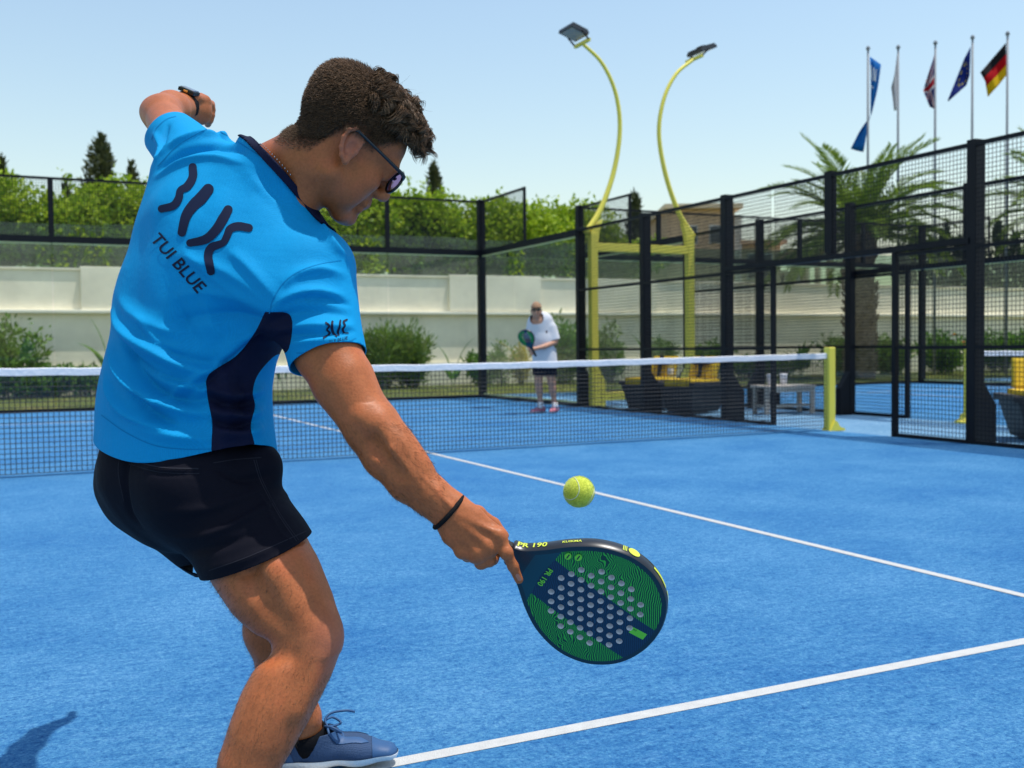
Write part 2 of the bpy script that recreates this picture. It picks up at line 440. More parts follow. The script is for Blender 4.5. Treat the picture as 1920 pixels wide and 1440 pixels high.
# ================================================================== GARDEN BEHIND THE COURTS
M_WALL = plain('cream_render', (.88, .795, .63), .9, var=.14, scale=1.2, bump=.35, bscale=9)
M_LEDGE = plain('cream_ledge', (.84, .79, .66), .85, var=.06, scale=2)
YW = 17.5
WL = tag(empty('garden_wall', (0, YW, 0)), 'long cream rendered garden wall with ledge and glass parapet', 'wall')
part_box('lower_wall', (-30, 0, -.3), (60, .5, 1.94), M_WALL, WL)
part_box('plinth', (-30, -.10, -.3), (60, -.002, .62), M_LEDGE, WL)
part_box('ledge', (-30, -.13, 1.942), (60, .5, 2.03), M_LEDGE, WL, .02)
part_box('upper_wall', (-30, .06, 2.032), (60, .45, 2.98), M_WALL, WL)
part_box('coping', (-30, .02, 2.982), (60, .5, 3.03), M_WALL, WL)
for x0, x1, z0, z1 in ((-2.15, .62, 1.96, 3.07), (7.35, 10.2, 2.05, 3.06), (12.0, 14.2, 2.05, 3.04)):
    part_box('raised_panel', (x0, -.06, z0), (x1, .055, z1), M_WALL, WL, .01)
for i in range(28):
    x = -16+2.4*i
    p = part_box('glass_pane', (x+.01, .20, 3.04), (x+2.39, .214, 4.10+.02*math.sin(i*2.3)), M_PGLASS, WL)

# ------------------------------------------------------------------ leaves
def leaf_cloud(P, size, nrm=None, aspect=.55, jit=.35, fold=.25, rs=NR, droop=0.0):
    """one pointed leaf (two triangles folded along the midrib) at each point"""
    P = np.asarray(P, float); n = len(P)
    a = rs.normal(size=(n, 3)); a /= np.linalg.norm(a, axis=1)[:, None]
    if nrm is not None: a = a*jit*2+nrm; a /= np.linalg.norm(a, axis=1)[:, None]
    a[:, 2] -= droop; a /= np.linalg.norm(a, axis=1)[:, None]
    b = np.cross(a, rs.normal(size=(n, 3))); b /= np.linalg.norm(b, axis=1)[:, None]
    c = np.cross(a, b)
    s = size*(.6+.8*rs.rand(n))[:, None]
    tip = P+a*s; m = P+a*s*.45
    l = m+b*s*aspect*.5+c*s*fold*.3; r = m-b*s*aspect*.5+c*s*fold*.3
    V = np.stack([P, l, tip, r], 1).reshape(-1, 3)
    i = np.arange(n)*4
    Fc = np.concatenate([np.stack([i, i+1, i+2], 1), np.stack([i, i+2, i+3], 1)])
    return V, Fc

def blob_points(n, c, r, rs=NR, shell=.5):
    """points through an ellipsoid, denser near its skin"""
    d = rs.normal(size=(n, 3)); d /= np.linalg.norm(d, axis=1)[:, None]
    t = (shell**3+(1-shell**3)*rs.rand(n))**(1/3)
    return np.array(c)+d*np.array(r)*t[:, None], d

M_HEDGE = leafmat('hedge_leaf', (.15, .275, .010), (.44, .55, .040), .45, .45)
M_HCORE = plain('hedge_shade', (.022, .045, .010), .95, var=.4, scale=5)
M_BARK = plain('bark', (.10, .075, .05), .95, var=.35, scale=14, bump=.8, bscale=40)
M_OLE = leafmat('oleander_leaf', (.062, .135, .016), (.20, .31, .042), .45, .3)
M_DARKL = leafmat('shrub_leaf', (.050, .130, .014), (.16, .29, .035), .45, .3)
M_CYP = leafmat('cypress_leaf', (.035, .052, .018), (.12, .135, .055), .7, .15)
M_CYPF = leafmat('far_cypress_leaf', (.030, .055, .035), (.075, .105, .06), .7, .15)
M_BANANA = leafmat('banana_leaf', (.07, .17, .02), (.13, .24, .04), .35, .4)
M_YLEAF = leafmat('yellow_leaf', (.30, .27, .03), (.45, .36, .05), .5, .35)
M_PALM = leafmat('palm_leaf', (.070, .145, .014), (.27, .36, .048), .4, .35)
M_PTRUNK = plain('palm_trunk', (.15, .105, .07), .95, var=.45, scale=9, bump=.9, bscale=25)
M_ORANGE = plain('orange_petal', (.75, .22, .04), .6)

def hedge():
    T = tag(empty('hedge', (6, YW+1.4, 2.5)), 'tall bright green hedge growing above the cream wall', 'hedge')
    rs = np.random.RandomState(3); P = []; D = []; cores = []
    x = -9.0
    def env(x):
        # height of the hedge top along the wall (m): humps, and the gap with cypresses at the left
        h = 5.15+.28*math.sin(x*1.15+1.0)+.22*math.sin(x*2.7)+.12*math.sin(x*5.1+2)
        if x > 8.5: h -= .10*(x-8.5)
        if x < -2.1: h -= .38
        if -.25 < x < 2.6: h -= 1.25*(1-abs((x-1.1)/1.5)**2)
        return max(4.2, h)
    while x < 14.3:
        h = env(x); w = .75+.5*rs.rand()
        for k in range(7):
            cx, cy = x+rs.normal()*.35, rs.normal()*.35
            cz = 3.3+(h-3.3-.2)*rs.rand()**.6
            q, d = blob_points(420, (cx-6, cy, cz-2.5), (.55+.2*rs.rand(), .5, .42+.16*rs.rand()), rs, .55)
            P.append(q); D.append(d)
        # wispy shoots on top
        for k in range(3):
            s0 = np.array([x+rs.normal()*.3-6, rs.normal()*.3, h-2.5-.15]); dr = np.array([rs.normal()*.25, rs.normal()*.2, 1])
            t = rs.rand(34)[:, None]
            P.append(s0+dr*t*(.25+.4*rs.rand())+rs.normal(size=(34, 3))*.07); D.append(np.tile([0, 0, .3], (34, 1)))
        cores.append((x, h)); x += .52
    # tendrils hanging over the parapet
    for cx in (4.2, 4.7, 5.0, 5.4, -2.6, -1.8, 9.4, 11.5):
        for k in range(4):
            t = np.linspace(0, 1, 60)[:, None]; L_ = .6+.9*rs.rand()
            s0 = np.array([cx+rs.normal()*.2-6, -1.15+rs.normal()*.05, 1.5])
            P.append(s0+np.array([0, 0, -1])*t*L_+rs.normal(size=(60, 3))*[.12, .05, .05]); D.append(np.tile([0, -.4, -.3], (60, 1)))
    P = np.concatenate(P); D = np.concatenate(D)
    V, Fc = leaf_cloud(P, .135, D, .6, .6, rs=rs)
    pydata('foliage', V, Fc, M_HEDGE, T)
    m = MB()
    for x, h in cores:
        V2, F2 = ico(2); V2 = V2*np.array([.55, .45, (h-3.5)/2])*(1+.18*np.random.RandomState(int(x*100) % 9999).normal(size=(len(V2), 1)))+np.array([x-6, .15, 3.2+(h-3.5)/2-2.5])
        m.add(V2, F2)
    o = m.build('shade_core', M_HCORE, T)  # dark lumps behind the leaves, the hedge's inner shade put into their colour

def ico(sub):
    bm = bmesh.new(); bmesh.ops.create_icosphere(bm, subdivisions=sub, radius=1)
    bm.verts.ensure_lookup_table()
    V = np.array([v.co[:] for v in bm.verts]); Fc = [tuple(v.index for v in f.verts) for f in bm.faces]; bm.free()
    return V, Fc
hedge()

def cypress(base, h, w, label, seed, mat=None, n=5200, leaf=.20, ragged=.5, group=None, dense=True):
    rs = np.random.RandomState(seed)
    T = tag(empty('cypress_tree', base), label, 'tree', group)
    tr = MB().tube([(0, 0, 0), (.03, 0, h*.5), (0, .02, h*.96)], [w*.12, w*.08, .02], 7).build('trunk', M_BARK, T)
    P = []; D = []
    nb = int(60*(h/6))
    for i in range(nb):
        f = (i+rs.rand())/nb; z = h*(.08+.92*f)
        rad = w*(1-f)**.62*(.55+.6*rs.rand()*ragged+.25)
        if f < .15: rad *= .55+f*3
        a = rs.rand()*6.28
        c = np.array([math.cos(a)*rad*.6, math.sin(a)*rad*.6, z])
        k = n//nb
        q, d = blob_points(k, c, (rad*.42+.05, rad*.42+.05, (.30+.35*rs.rand())*(.5+.5*(1-f))+.12), rs, .4)
        P.append(q); D.append(d*.5+np.array([math.cos(a)*.3, math.sin(a)*.3, .9]))
    V, Fc = leaf_cloud(np.concatenate(P), leaf, np.concatenate(D), .35, .35, rs=rs)
    pydata('crown', V, Fc, mat or M_CYP, T)
    return T
def gp(px, py, d, z=None):
    p = wpt(px, py, d)
    return (p[0], p[1], 0.0 if z is None else z)
cypress(gp(190, 400, 35), 8.05, 1.35, 'tallest dark cypress rising left of the blue-shirted player', 21, n=7500, ragged=.9)
cypress(gp(250, 400, 35), 7.1, .62, 'narrow dark cypress just right of the tallest one', 22, n=4500)
cypress(gp(6, 400, 35), 7.35, .62, 'dark cypress cut by the left edge of view', 23, n=4200)
cypress(gp(124, 400, 36), 6.75, .40, 'cypress tip barely showing over the hedge at left', 24, n=2500)
cypress(gp(815, 400, 42), 8.3, .95, 'lone dark cypress above the hedge beside the sunglasses', 25, n=5600, ragged=.8)
cypress(gp(1190, 450, 36), 6.05, .6, 'slim dark cypress behind the left curved lamp arm', 26, n=3600)
cypress(gp(600, 400, 40), 6.7, .8, 'dark cypress hidden behind the player\'s chin', 27, n=3600)
k_ = 0
for px, h, w in ((1690, 6.6, .9), (1716, 7.5, 1.0), (1748, 7.0, 1.0), (1772, 7.7, .9), (1800, 6.9, 1.1), (1838, 7.3, 1.0), (1872, 7.9, 1.1), (1902, 7.2, 1.0), (1935, 7.5, 1.0)):
    cypress(gp(px, 540, 62), h, w, ['leftmost distant cypress right of the palm trunk', 'distant cypress second from the palm trunk', 'distant cypress left of the door jamb line', 'tall thin distant cypress beside the third flagpole', 'broad distant cypress left of the thick fence post', 'distant cypress hidden by the thick fence post', 'tallest distant cypress right of the thick fence post', 'distant cypress near the right edge below the last flagpole', 'distant cypress at the very right edge'][k_], 40+k_, M_CYPF, n=1500, leaf=.38, group='distant cypress row'); k_ += 1

# ------------------------------------------------------------------ shrubs in the bed
def shrub(name, base, h, w, label, seed, mat, n=2600, leaf=.11, aspect=.35, stems=16, up=.7, cat='shrub', depth=None, flowers=0):
    rs = np.random.RandomState(seed)
    T = tag(empty(name, base), label, cat)
    m = MB(); P = []; D = []
    dp = depth or w
    for s in range(stems):
        a = rs.rand()*6.28; rr = rs.rand()**.5
        tx, ty = math.cos(a)*rr*w*.5, math.sin(a)*rr*dp*.5; th = h*(.62+.38*rs.rand())*(1-.30*rr**2)
        pts = [np.array([tx*.3, ty*.3, 0])*(1-t)+np.array([tx, ty, th])*t+np.array([0, 0, .1*math.sin(t*3)]) for t in np.linspace(0, 1, 6)]
        m.tube(pts, [.014*(1-.75*i/5) for i in range(6)], 4)
        k = n//stems; t = .12+.88*rs.rand(k)
        q = np.array([np.interp(t, np.linspace(0, 1, 6), [p[j] for p in pts]) for j in range(3)]).T
        off = rs.normal(size=(k, 3))*[w*.075, dp*.075, h*.05]
        P.append(q+off); d = off/(np.linalg.norm(off, axis=1)[:, None]+1e-6); d[:, 2] += up; D.append(d)
    m.build('stems', M_BARK, T)
    V, Fc = leaf_cloud(np.concatenate(P), leaf, np.concatenate(D), aspect, .4, rs=rs)
    pydata('foliage', V, Fc, mat, T)
    for i in range(flowers):
        fq = MB(); c = (rs.normal()*w*.22, -dp*.35+rs.normal()*.1, h*(.45+.4*rs.rand()))
        fq.lathe([(.012, -.02), (.05, .02), (.03, .05), (.004, .03)], 7, c); fq.build('flower', M_ORANGE, T)
    return T
def bed(px, y):      # where the line of sight at column px crosses y
    d = CF+CR*((px-960)/FPX); t = (y-CAM[1])/d[1]
    return (CAM[0]+d[0]*t, y, 0)
shrub('shrub', bed(8, 16.4), 1.85, 1.9, 'leafy green shrub at the left edge in front of the wall', 61, M_DARKL, 3600, .13, .5, 18)
shrub('low_shrub', bed(80, 16.7), .75, 2.2, 'low dark ground shrub behind the net at far left', 62, M_DARKL, 2400, .12, .5, 16)
shrub('low_shrub', bed(170, 16.8), .8, 2.2, 'low shrub half hidden by the blue shirt hem', 63, M_DARKL, 2200, .12, .5, 16)
shrub('oleander_bush', bed(715, 16.1), 1.75, 1.5, 'upright oleander bush beside the blue sleeve', 64, M_OLE, 5200, .16, .22, 26, .9)
shrub('oleander_bush', bed(775, 16.2), 1.72, 1.35, 'oleander bush left of the broad banana leaf', 65, M_OLE, 4800, .16, .22, 24, .9)
shrub('oleander_bush', bed(640, 16.3), 1.6, 1.4, 'oleander bush behind the extended arm', 66, M_OLE, 4200, .16, .22, 22, .9)
shrub('low_shrub', bed(905, 16.2), .95, 1.0, 'low round shrub left of the far court corner post', 67, M_DARKL, 1600, .12, .5, 12)
shrub('young_shrub', bed(942, 16.0), 1.35, .8, 'sparse young shrub just right of the corner post', 68, M_OLE, 700, .12, .35, 9, .8)
shrub('yellow_shrub', bed(978, 16.2), 1.2, .75, 'yellow leaved plant left of the far player\'s racket', 69, M_YLEAF, 800, .15, .3, 10, .7)
shrub('shrub', bed(1058, 15.8), 2.05, 1.15, 'dense tall shrub right behind the white-shirted player', 70, M_DARKL, 5600, .12, .45, 22, .8)
shrub('grey_green_shrub', bed(1145, 15.8), 1.85, 1.3, 'airy grey-green shrub behind the left yellow post', 71, M_OLE, 1500, .15, .4, 12, .6)
shrub('shrub', bed(1325, 15.9), 1.2, 1.5, 'bushy shrub right of the second yellow post', 72, M_DARKL, 2600, .12, .45, 16)
shrub('shrub', bed(1240, 15.9), 1.35, 1.0, 'leafy shrub between the two yellow posts', 73, M_OLE, 1900, .14, .3, 14)
shrub('shrub', bed(1575, 15.7), 1.45, 1.5, 'leafy shrub left of the big palm trunk', 74, M_DARKL, 3000, .13, .45, 18)
shrub('shrub', bed(1665, 15.7), 1.25, 1.4, 'broad leaved shrub right of the big palm trunk', 75, M_DARKL, 2600, .14, .5, 16)
shrub('flowering_shrub', bed(1775, 15.4), 1.55, 2.0, 'shrub with orange blossoms behind the neighbouring court', 76, M_DARKL, 3800, .13, .5, 20, flowers=5)
shrub('shrub', bed(1868, 15.4), 1.4, 1.6, 'dense dark shrub near the right edge behind the fence', 77, M_DARKL, 3200, .13, .5, 18)
shrub('shrub', bed(1930, 15.2), 1.5, 1.8, 'shrub cut off by the right edge of view', 78, M_DARKL, 2600, .14, .5, 16)
shrub('low_shrub', bed(1450, 16.2), .75, 2.0, 'low planting behind the white slatted table', 79, M_DARKL, 2000, .12, .5, 14)
shrub('low_shrub', bed(1400, 16.4), .7, 1.4, 'small low shrub beside the second black fence post', 80, M_DARKL, 1200, .12, .5, 12)

def blade_plant(name, base, label, leaves, mat, seed, cat='plant'):
    """plant of big single blades: (azimuth, length, width, lean)"""
    rs = np.random.RandomState(seed)
    T = tag(empty(name, base), label, cat)
    for az, ln, wd, lean in leaves:
        d = np.array([math.cos(az), math.sin(az), 0]); s = np.array([-d[1], d[0], 0]); V = []; Fc = []
        K = 9
        for i in range(K+1):
            t = i/K; ang = lean*t*t
            c = d*(ln*t*math.sin(lean*.35+ang*.6)*.8)+np.array([0, 0, ln*t*math.cos(lean*.35+ang*.5)])
            w = wd*max(.03, math.sin(min(1, .08+t*.96)*math.pi)**.8) if t > .25 else wd*.07
            V += [c-s*w*.5+np.array([0, 0, w*.18]), c, c+s*w*.5+np.array([0, 0, w*.18])]
        for i in range(K):
            for k in range(2): Fc.append((i*3+k, i*3+k+1, i*3+k+4, i*3+k+3))
        pydata('leaf', V, Fc, mat, T, smooth=True)
    return T
blade_plant('banana_plant', bed(850, 16.0), 'broad leaved banana plant left of the corner post', [(-.4, 1.45, .30, .55), (2.6, 1.25, .26, .5), (.6, .85, .25, 1.2), (3.6, .8, .22, 1.2)], M_BANANA, 5)
blade_plant('banana_plant', bed(1218, 15.6), 'broad leaved plant right of the first yellow post', [(-.3, 1.35, .30, .7), (2.9, 1.5, .30, .5), (1.3, 1.2, .3, .7), (4.2, 1.0, .24, 1.0)], M_BANANA, 6)
blade_plant('agave_plant', bed(1503, 15.3), 'spiky fan shaped agave behind the white table', [(a, 1.15+.2*math.sin(a*3), .17, .75+.35*math.cos(a*2.2)) for a in np.linspace(0, 5.9, 12)], M_DARKL, 7)
blade_plant('agave_plant', bed(1690, 15.0), 'spiky plant right of the big palm by the fence', [(a, 1.2+.2*math.sin(a*3), .2, .7+.35*math.cos(a*2.2)) for a in np.linspace(.2, 5.9, 10)], M_BANANA, 8)
blade_plant('banana_plant', bed(1915, 14.8), 'tall broad leaved plant at the right edge', [(-.3, 1.9, .35, .5), (2.9, 1.7, .32, .6), (1.3, 1.5, .3, .7), (4.2, 1.3, .3, 1.0), (3.3, 1.2, .3, 1.1)], M_BANANA, 9)
blade_plant('crested_plant', bed(985, 15.9), 'curved orange-tinged leaf plant behind the far player\'s racket', [(2.9, 1.75, .16, .9), (-.2, 1.1, .2, .8), (1.2, 1.2, .2, .5)], M_YLEAF, 10)
blade_plant('banana_plant', bed(212, 16.6), 'banana leaves beside the blue shirt in front of the wall', [(3.0, 2.0, .34, .35), (2.6, 1.6, .3, .8), (0, 1.7, .3, .4)], M_BANANA, 12)
blade_plant('banana_plant', bed(530, 16.6), 'banana leaves showing between shirt side and arm', [(3.0, 1.1, .3, .6), (2.6, 1.0, .28, .9), (0, 1.2, .3, .7)], M_BANANA, 13)

# ------------------------------------------------------------------ palms
def frond(L_, curve, rs, droopy):
    """feather leaf along +x: rachis plus leaflets; returns verts, faces"""
    V = []; Fc = []; K = 46
    c = np.zeros(3); pts = []; ang = curve[0]
    for i in range(K+1):
        pts.append(c.copy()); ang = curve[0]+(curve[1]-curve[0])*(i/K)**1.25
        c = c+np.array([math.cos(ang), 0, math.sin(ang)])*L_/K
    mb = MB(); mb.tube(pts[::4]+[pts[-1]], [max(.006, .034*(1-i/12)) for i in range(len(pts[::4])+1)], 4)
    for i in range(5, K+1):
        t = i/K; ln = L_*.15*math.sin(min(1, .15+t*.9)*math.pi*.88)**.7+.05
        d = pts[i]-pts[i-1]; d /= np.linalg.norm(d)
        up = np.cross(d, [0, 1, 0]); up = up if up[2] > 0 else -up
        for s in (-1, 1):
            for rep in range(2):
                q = pts[i]-(pts[i]-pts[i-1])*.5*rep
                side = np.array([0, s, 0])*.78+d*(.55+.3*t)+up*(.28-.5*droopy*rs.rand())+rs.normal(size=3)*.08
                side /= np.linalg.norm(side); w = np.cross(side, up); w /= np.linalg.norm(w)
                a = q; b = q+side*ln*.5+w*.018+up*.01; e = q+side*ln+np.array([0, 0, -.12*ln*droopy]); f = q+side*ln*.5-w*.018
                mb.add([a, b, e, f], [(0, 1, 2), (0, 2, 3)])
    return mb

def palm(base, th, tr, fl, label, seed, nfr=52):
    rs = np.random.RandomState(seed); T = tag(empty('palm_tree', base), label, 'palm tree')
    m = MB(); rings = 34; K = 14; V = []; Fc = []
    for i in range(rings):
        f = i/(rings-1); z = th*f; r = tr*(1.12-.2*f+.12*math.exp(-((f-.95)/.1)**2))
        for k in range(K):
            a = 6.283*(k+.5*(i % 2))/K; rr = r*(1+.10*((i+k) % 2)+.05*rs.normal())
            V.append((rr*math.cos(a), rr*math.sin(a), z))
    for i in range(rings-1):
        for k in range(K): Fc.append((i*K+k, i*K+(k+1) % K, (i+1)*K+(k+1) % K, (i+1)*K+k))
    m.add(V, Fc); m.build('trunk', M_PTRUNK, T)
    # old leaf bases
    q = MB()
    for i in range(150):
        z = th*(.05+.95*rs.rand()); a = rs.rand()*6.283; r = tr*1.08
        c = Vector((r*math.cos(a), r*math.sin(a), z)); q.bar(c, c+Vector((math.cos(a)*.09, math.sin(a)*.09, .16)), .09, .05)
    q.build('leaf_bases', M_PTRUNK, T)
    protos = []
    for c in ((1.42, .70), (1.2, .10), (.95, -.35), (.72, -.65), (.45, -.85), (.15, -1.0)):
        mb = frond(fl, c, rs, .3+.5*(1.4-c[0])/1.6); protos.append(mb.build('frond', M_PALM, T, fix=False))
    for i in range(nfr):
        k = min(5, int(6*(i/nfr)**.85)); src = protos[k]
        o = src if not src.get('_used') else src.copy()
        if o is not src: COL.objects.link(o)
        src['_used'] = 1
        a = i*2.39996+rs.normal()*.15
        o.location = (math.cos(a)*tr*.4, math.sin(a)*tr*.4, th-.1*(k/5)); s = .82+.3*rs.rand()
        o.rotation_euler = (rs.normal()*.08, rs.normal()*.10, a); o.scale = (s, s, s)
    for o in protos: del o['_used']
    return T
palm(tuple(np.array(gp(1612, 700, 30.5))), 4.2, .40, 3.05, 'big date palm with shaggy trunk behind the fences', 31)
palm(tuple(np.array(gp(2010, 700, 30.0))), 4.5, .40, 2.7, 'palm at the right edge with only frond tips in view', 32, 30)

# ------------------------------------------------------------------ lawn blades, a mass nobody counts
rs = np.random.RandomState(8)
P = np.stack([rs.uniform(-6, 26, 26000), rs.uniform(10.45, 17.3, 26000), np.full(26000, -.012)], 1)
V, Fc = leaf_cloud(P, .05, np.tile([0, 0, 1.2], (len(P), 1)), .16, .25, rs=rs)
M_GRASS = leafmat('grass_blade', (.09, .12, .02), (.24, .24, .08), .6, .3)
tag(pydata('grass', V, Fc, M_GRASS), 'short sun-bleached grass between court and garden wall', 'grass', kind='stuff')
part_box('kerb', (-9, 10.06, -.05), (24, 10.33, .03), M_PATHB, None).__setitem__('kind', 'structure')

# ------------------------------------------------------------------ villa behind the wall
M_SAND = plain('sand_render', (.66, .45, .28), .9, var=.08, scale=.6, bump=.2, bscale=6)
M_SAND2 = plain('pale_sand_render', (.72, .56, .39), .9, var=.08, scale=.6)
M_WIN = plain('dark_window', (.05, .06, .07), .15, var=.2)
M_WHITE = plain('white_render', (.72, .70, .66), .8, var=.05)
def villa():
    d = 60.0
    o = wpt(1400, 640, d); U = Vector(CR*1.0); U.z = 0; U.normalize(); Fw = Vector(CF); Fw.z = 0; Fw.normalize()
    T = empty('villa', (o[0], o[1], 0)); T.rotation_euler = (0, 0, math.atan2(U.y, U.x))
    tag(T, 'sand coloured flat-roofed villa beyond the garden wall', 'building')
    s = d/FPX
    def bx(name, x0, x1, z0p, z1p, dep0, dep1, mat, parent=T):
        z = lambda yp: 1.018+(644-yp)*s
        return part_box(name, ((x0-1400)*s, dep0, z(z1p)), ((x1-1400)*s, dep1, z(z0p)), mat, parent)
    w = bx('wall', 1252, 1378, 388, 640, 0, 9, M_SAND)
    bx('roof', 1246, 1392, 381, 389.5, -.4, 9.4, M_SAND2)
    bx('stair_block', 1379, 1396, 399, 640, .6, 8, M_WHITE)
    w2 = bx('wing_wall', 1397, 1474, 452, 640, 1.2, 9, M_SAND2)
    bx('wing_roof', 1392, 1482, 446, 453, .6, 9.2, M_SAND)
    bx('terrace_slab', 1475, 1548, 470, 476, -1.5, 6, M_SAND)
    for x in (1477, 1500, 1522, 1543): bx('column', x, x+6, 476.5, 640, -1.2, -.6, M_SAND)
    bx('terrace_wall', 1476, 1546, 500, 640, 3, 7, M_WHITE)
    for x in (1285, 1330): 
        f = bx('window', x, x+24, 420, 455, -.06, -.01, M_WHITE); bx('pane', x+2, x+22, 422.5, 452.5, -.09, -.065, M_WIN, f)
    for x in (1410, 1440):
        f = bx('window', x, x+18, 470, 520, 1.13, 1.19, M_WHITE); bx('pane', x+2, x+16, 472.5, 517.5, 1.09, 1.125, M_WIN, f)
    for x in (1484, 1506, 1528):
        f = bx('window', x, x+12, 505, 545, 2.93, 2.99, M_SAND); bx('pane', x+1.5, x+10.5, 507, 543, 2.88, 2.925, M_WIN, f)
villa()

# ------------------------------------------------------------------ flags
M_POLE = plain('aluminium_pole', (.20, .215, .24), .5, .0, var=.08, spec=.3)
def flagmat(name, build):
    m, t, b = _mat(name); L = t.links.new
    uv = N(t, 'ShaderNodeUVMap'); sp = N(t, 'ShaderNodeSeparateXYZ'); L(uv.outputs[0], sp.inputs[0])
    col = build(t, sp.outputs[0], sp.outputs[1])
    out = [n for n in t.nodes if n.type == 'OUTPUT_MATERIAL'][0]
    b.inputs['Roughness'].default_value = .8; b.inputs['Specular IOR Level'].default_value = .2
    tl = N(t, 'ShaderNodeBsdfTranslucent'); mx = N(t, 'ShaderNodeMixShader'); mx.inputs[0].default_value = .35
    if isinstance(col, tuple):
        b.inputs['Base Color'].default_value = (*col, 1); tl.inputs[0].default_value = (*col, 1)
    else:
        L(col, b.inputs['Base Color']); L(col, tl.inputs[0])
    L(b.outputs[0], mx.inputs[1]); L(tl.outputs[0], mx.inputs[2]); L(mx.outputs[0], out.inputs[0])
    return m
def mth(t, op, a, b=None, c=None):
    n = N(t, 'ShaderNodeMath', operation=op)
    for i, v in enumerate((a, b, c)):
        if v is None: continue
        if isinstance(v, (int, float)): n.inputs[i].default_value = v
        else: t.links.new(v, n.inputs[i])
    return n.outputs[0]
def mixc(t, f, a, b):
    n = N(t, 'ShaderNodeMixRGB')
    if isinstance(f, (int, float)): n.inputs[0].default_value = f
    else: t.links.new(f, n.inputs[0])
    for i, v in ((1, a), (2, b)):
        if isinstance(v, tuple): n.inputs[i].default_value = (*v, 1)
        else: t.links.new(v, n.inputs[i])
    return n.outputs[0]
def de(t, u, v):
    return mixc(t, mth(t, 'GREATER_THAN', v, .667), mixc(t, mth(t, 'GREATER_THAN', v, .333), (.78, .52, .01), (.55, .006, .012)), (.018, .016, .02))
def eu(t, u, v):
    du = mth(t, 'MULTIPLY', mth(t, 'SUBTRACT', u, .5), 1.5); dv = mth(t, 'SUBTRACT', v, .5)
    ang = mth(t, 'ARCTAN2', dv, du); rad = mth(t, 'SQRT', mth(t, 'ADD', mth(t, 'MULTIPLY', du, du), mth(t, 'MULTIPLY', dv, dv)))
    k = mth(t, 'MULTIPLY', mth(t, 'SUBTRACT', mth(t, 'FRACT', mth(t, 'ADD', mth(t, 'MULTIPLY', ang, 12/6.2832), .5)), .5), 6.2832/12*.3)
    e = mth(t, 'SUBTRACT', rad, .3)
    dd = mth(t, 'SQRT', mth(t, 'ADD', mth(t, 'MULTIPLY', k, k), mth(t, 'MULTIPLY', e, e)))
    return mixc(t, mth(t, 'LESS_THAN', dd, .042), (.012, .03, .22), (.62, .5, .05))
def uk(t, u, v):
    x = mth(t, 'MULTIPLY', mth(t, 'SUBTRACT', u, .5), 2.0); y = mth(t, 'SUBTRACT', v, .5)
    ax = mth(t, 'ABSOLUTE', x); ay = mth(t, 'ABSOLUTE', y)
    dg = mth(t, 'ABSOLUTE', mth(t, 'SUBTRACT', mth(t, 'MULTIPLY', ax, .5), ay))
    c = mixc(t, mth(t, 'LESS_THAN', dg, .085), (.012, .022, .17), (.72, .70, .72))
    c = mixc(t, mth(t, 'LESS_THAN', dg, .032), c, (.52, .012, .03))
    mn = mth(t, 'MINIMUM', ax, ay)
    c = mixc(t, mth(t, 'LESS_THAN', mn, .125), c, (.72, .70, .72))
    return mixc(t, mth(t, 'LESS_THAN', mn, .07), c, (.52, .012, .03))
M_DE = flagmat('tricolour_cloth', de); M_EU = flagmat('starry_blue_cloth', eu); M_UK = flagmat('union_cloth', uk)
M_BLUEF = flagmat('sky_blue_cloth', lambda t, u, v: (.012, .17, .52)); M_WHITEF = flagmat('white_cloth', lambda t, u, v: (.68, .67, .70))
M_WHP = plain('white_print', (.8, .82, .85), .7)

def pole(px, ptop, d, label, name='flagpole'):
    b = gp(px, 640, d); top = wpt(px, ptop, d)
    T = tag(empty(name, b), label, 'flagpole', None)
    h = float(top[2])
    MB().tube([(0, 0, 0), (0, 0, h*.5), (0, 0, h-.1)], [.050, .042, .030], 8).build('mast', M_POLE, T, smooth=True)
    MB().lathe([(.01, 0), (.06, .03), (.065, .08), (.04, .13), (.01, .15)], 8, (0, 0, h-.14)).build('finial', M_POLE, T)
    return T, np.array([b[0], b[1], 0]), h
def cloth(pts, name, mat, label, d, base, fold=.06, nu=16, nv=14, seed=1):
    """flag through four outline rails: pts = grid of (px, py) rows from hoist to fly; laid in its own plane and rippled"""
    rows = [np.array(r, float) for r in pts]; n = len(rows); V = []; UV = []
    # left and right rails (hoist and fly) by rows: each row = list of (px,py) from top to bottom
    for i in range(nu+1):
        u = i/nu*(n-1); k = min(int(u), n-2); f = u-k
        r = rows[k]*(1-f)+rows[k+1]*f
        m = len(r)
        for j in range(nv+1):
            v = j/nv*(m-1); q = min(int(v), m-2); g = v-q
            p = r[q]*(1-g)+r[q+1]*g
            dd = d+fold*(math.sin(i/nu*7+j/nv*2.5+seed)+.5*math.sin(i/nu*13-j/nv*4))*(i/nu)**.6
            V.append(wpt(p[0], p[1], dd)); UV.append((i/nu, 1-j/nv))
    Fc = [(i*(nv+1)+j, i*(nv+1)+j+1, (i+1)*(nv+1)+j+1, (i+1)*(nv+1)+j) for i in range(nu) for j in range(nv)]
    o = pydata(name, np.array(V)-base, Fc, mat, None, True); o.location = base
    uvl = o.data.uv_layers.new(name='UVMap')
    for l in o.data.loops: uvl.data[l.index].uv = UV[l.vertex_index]
    md = o.modifiers.new('thickness', 'SOLIDIFY'); md.thickness = .004
    tag(o, label, 'flag', 'flags on the poles')
    return o
DF = 33.0
_, b1, h1 = pole(1627, 92, DF, 'flagpole carrying the long sky blue banner, leftmost')
_, b2, h2 = pole(1683, 90, DF, 'flagpole carrying the limp white flag')
_, b3, h3 = pole(1752, 82, DF-.3, 'flagpole carrying the red, white and blue flag')
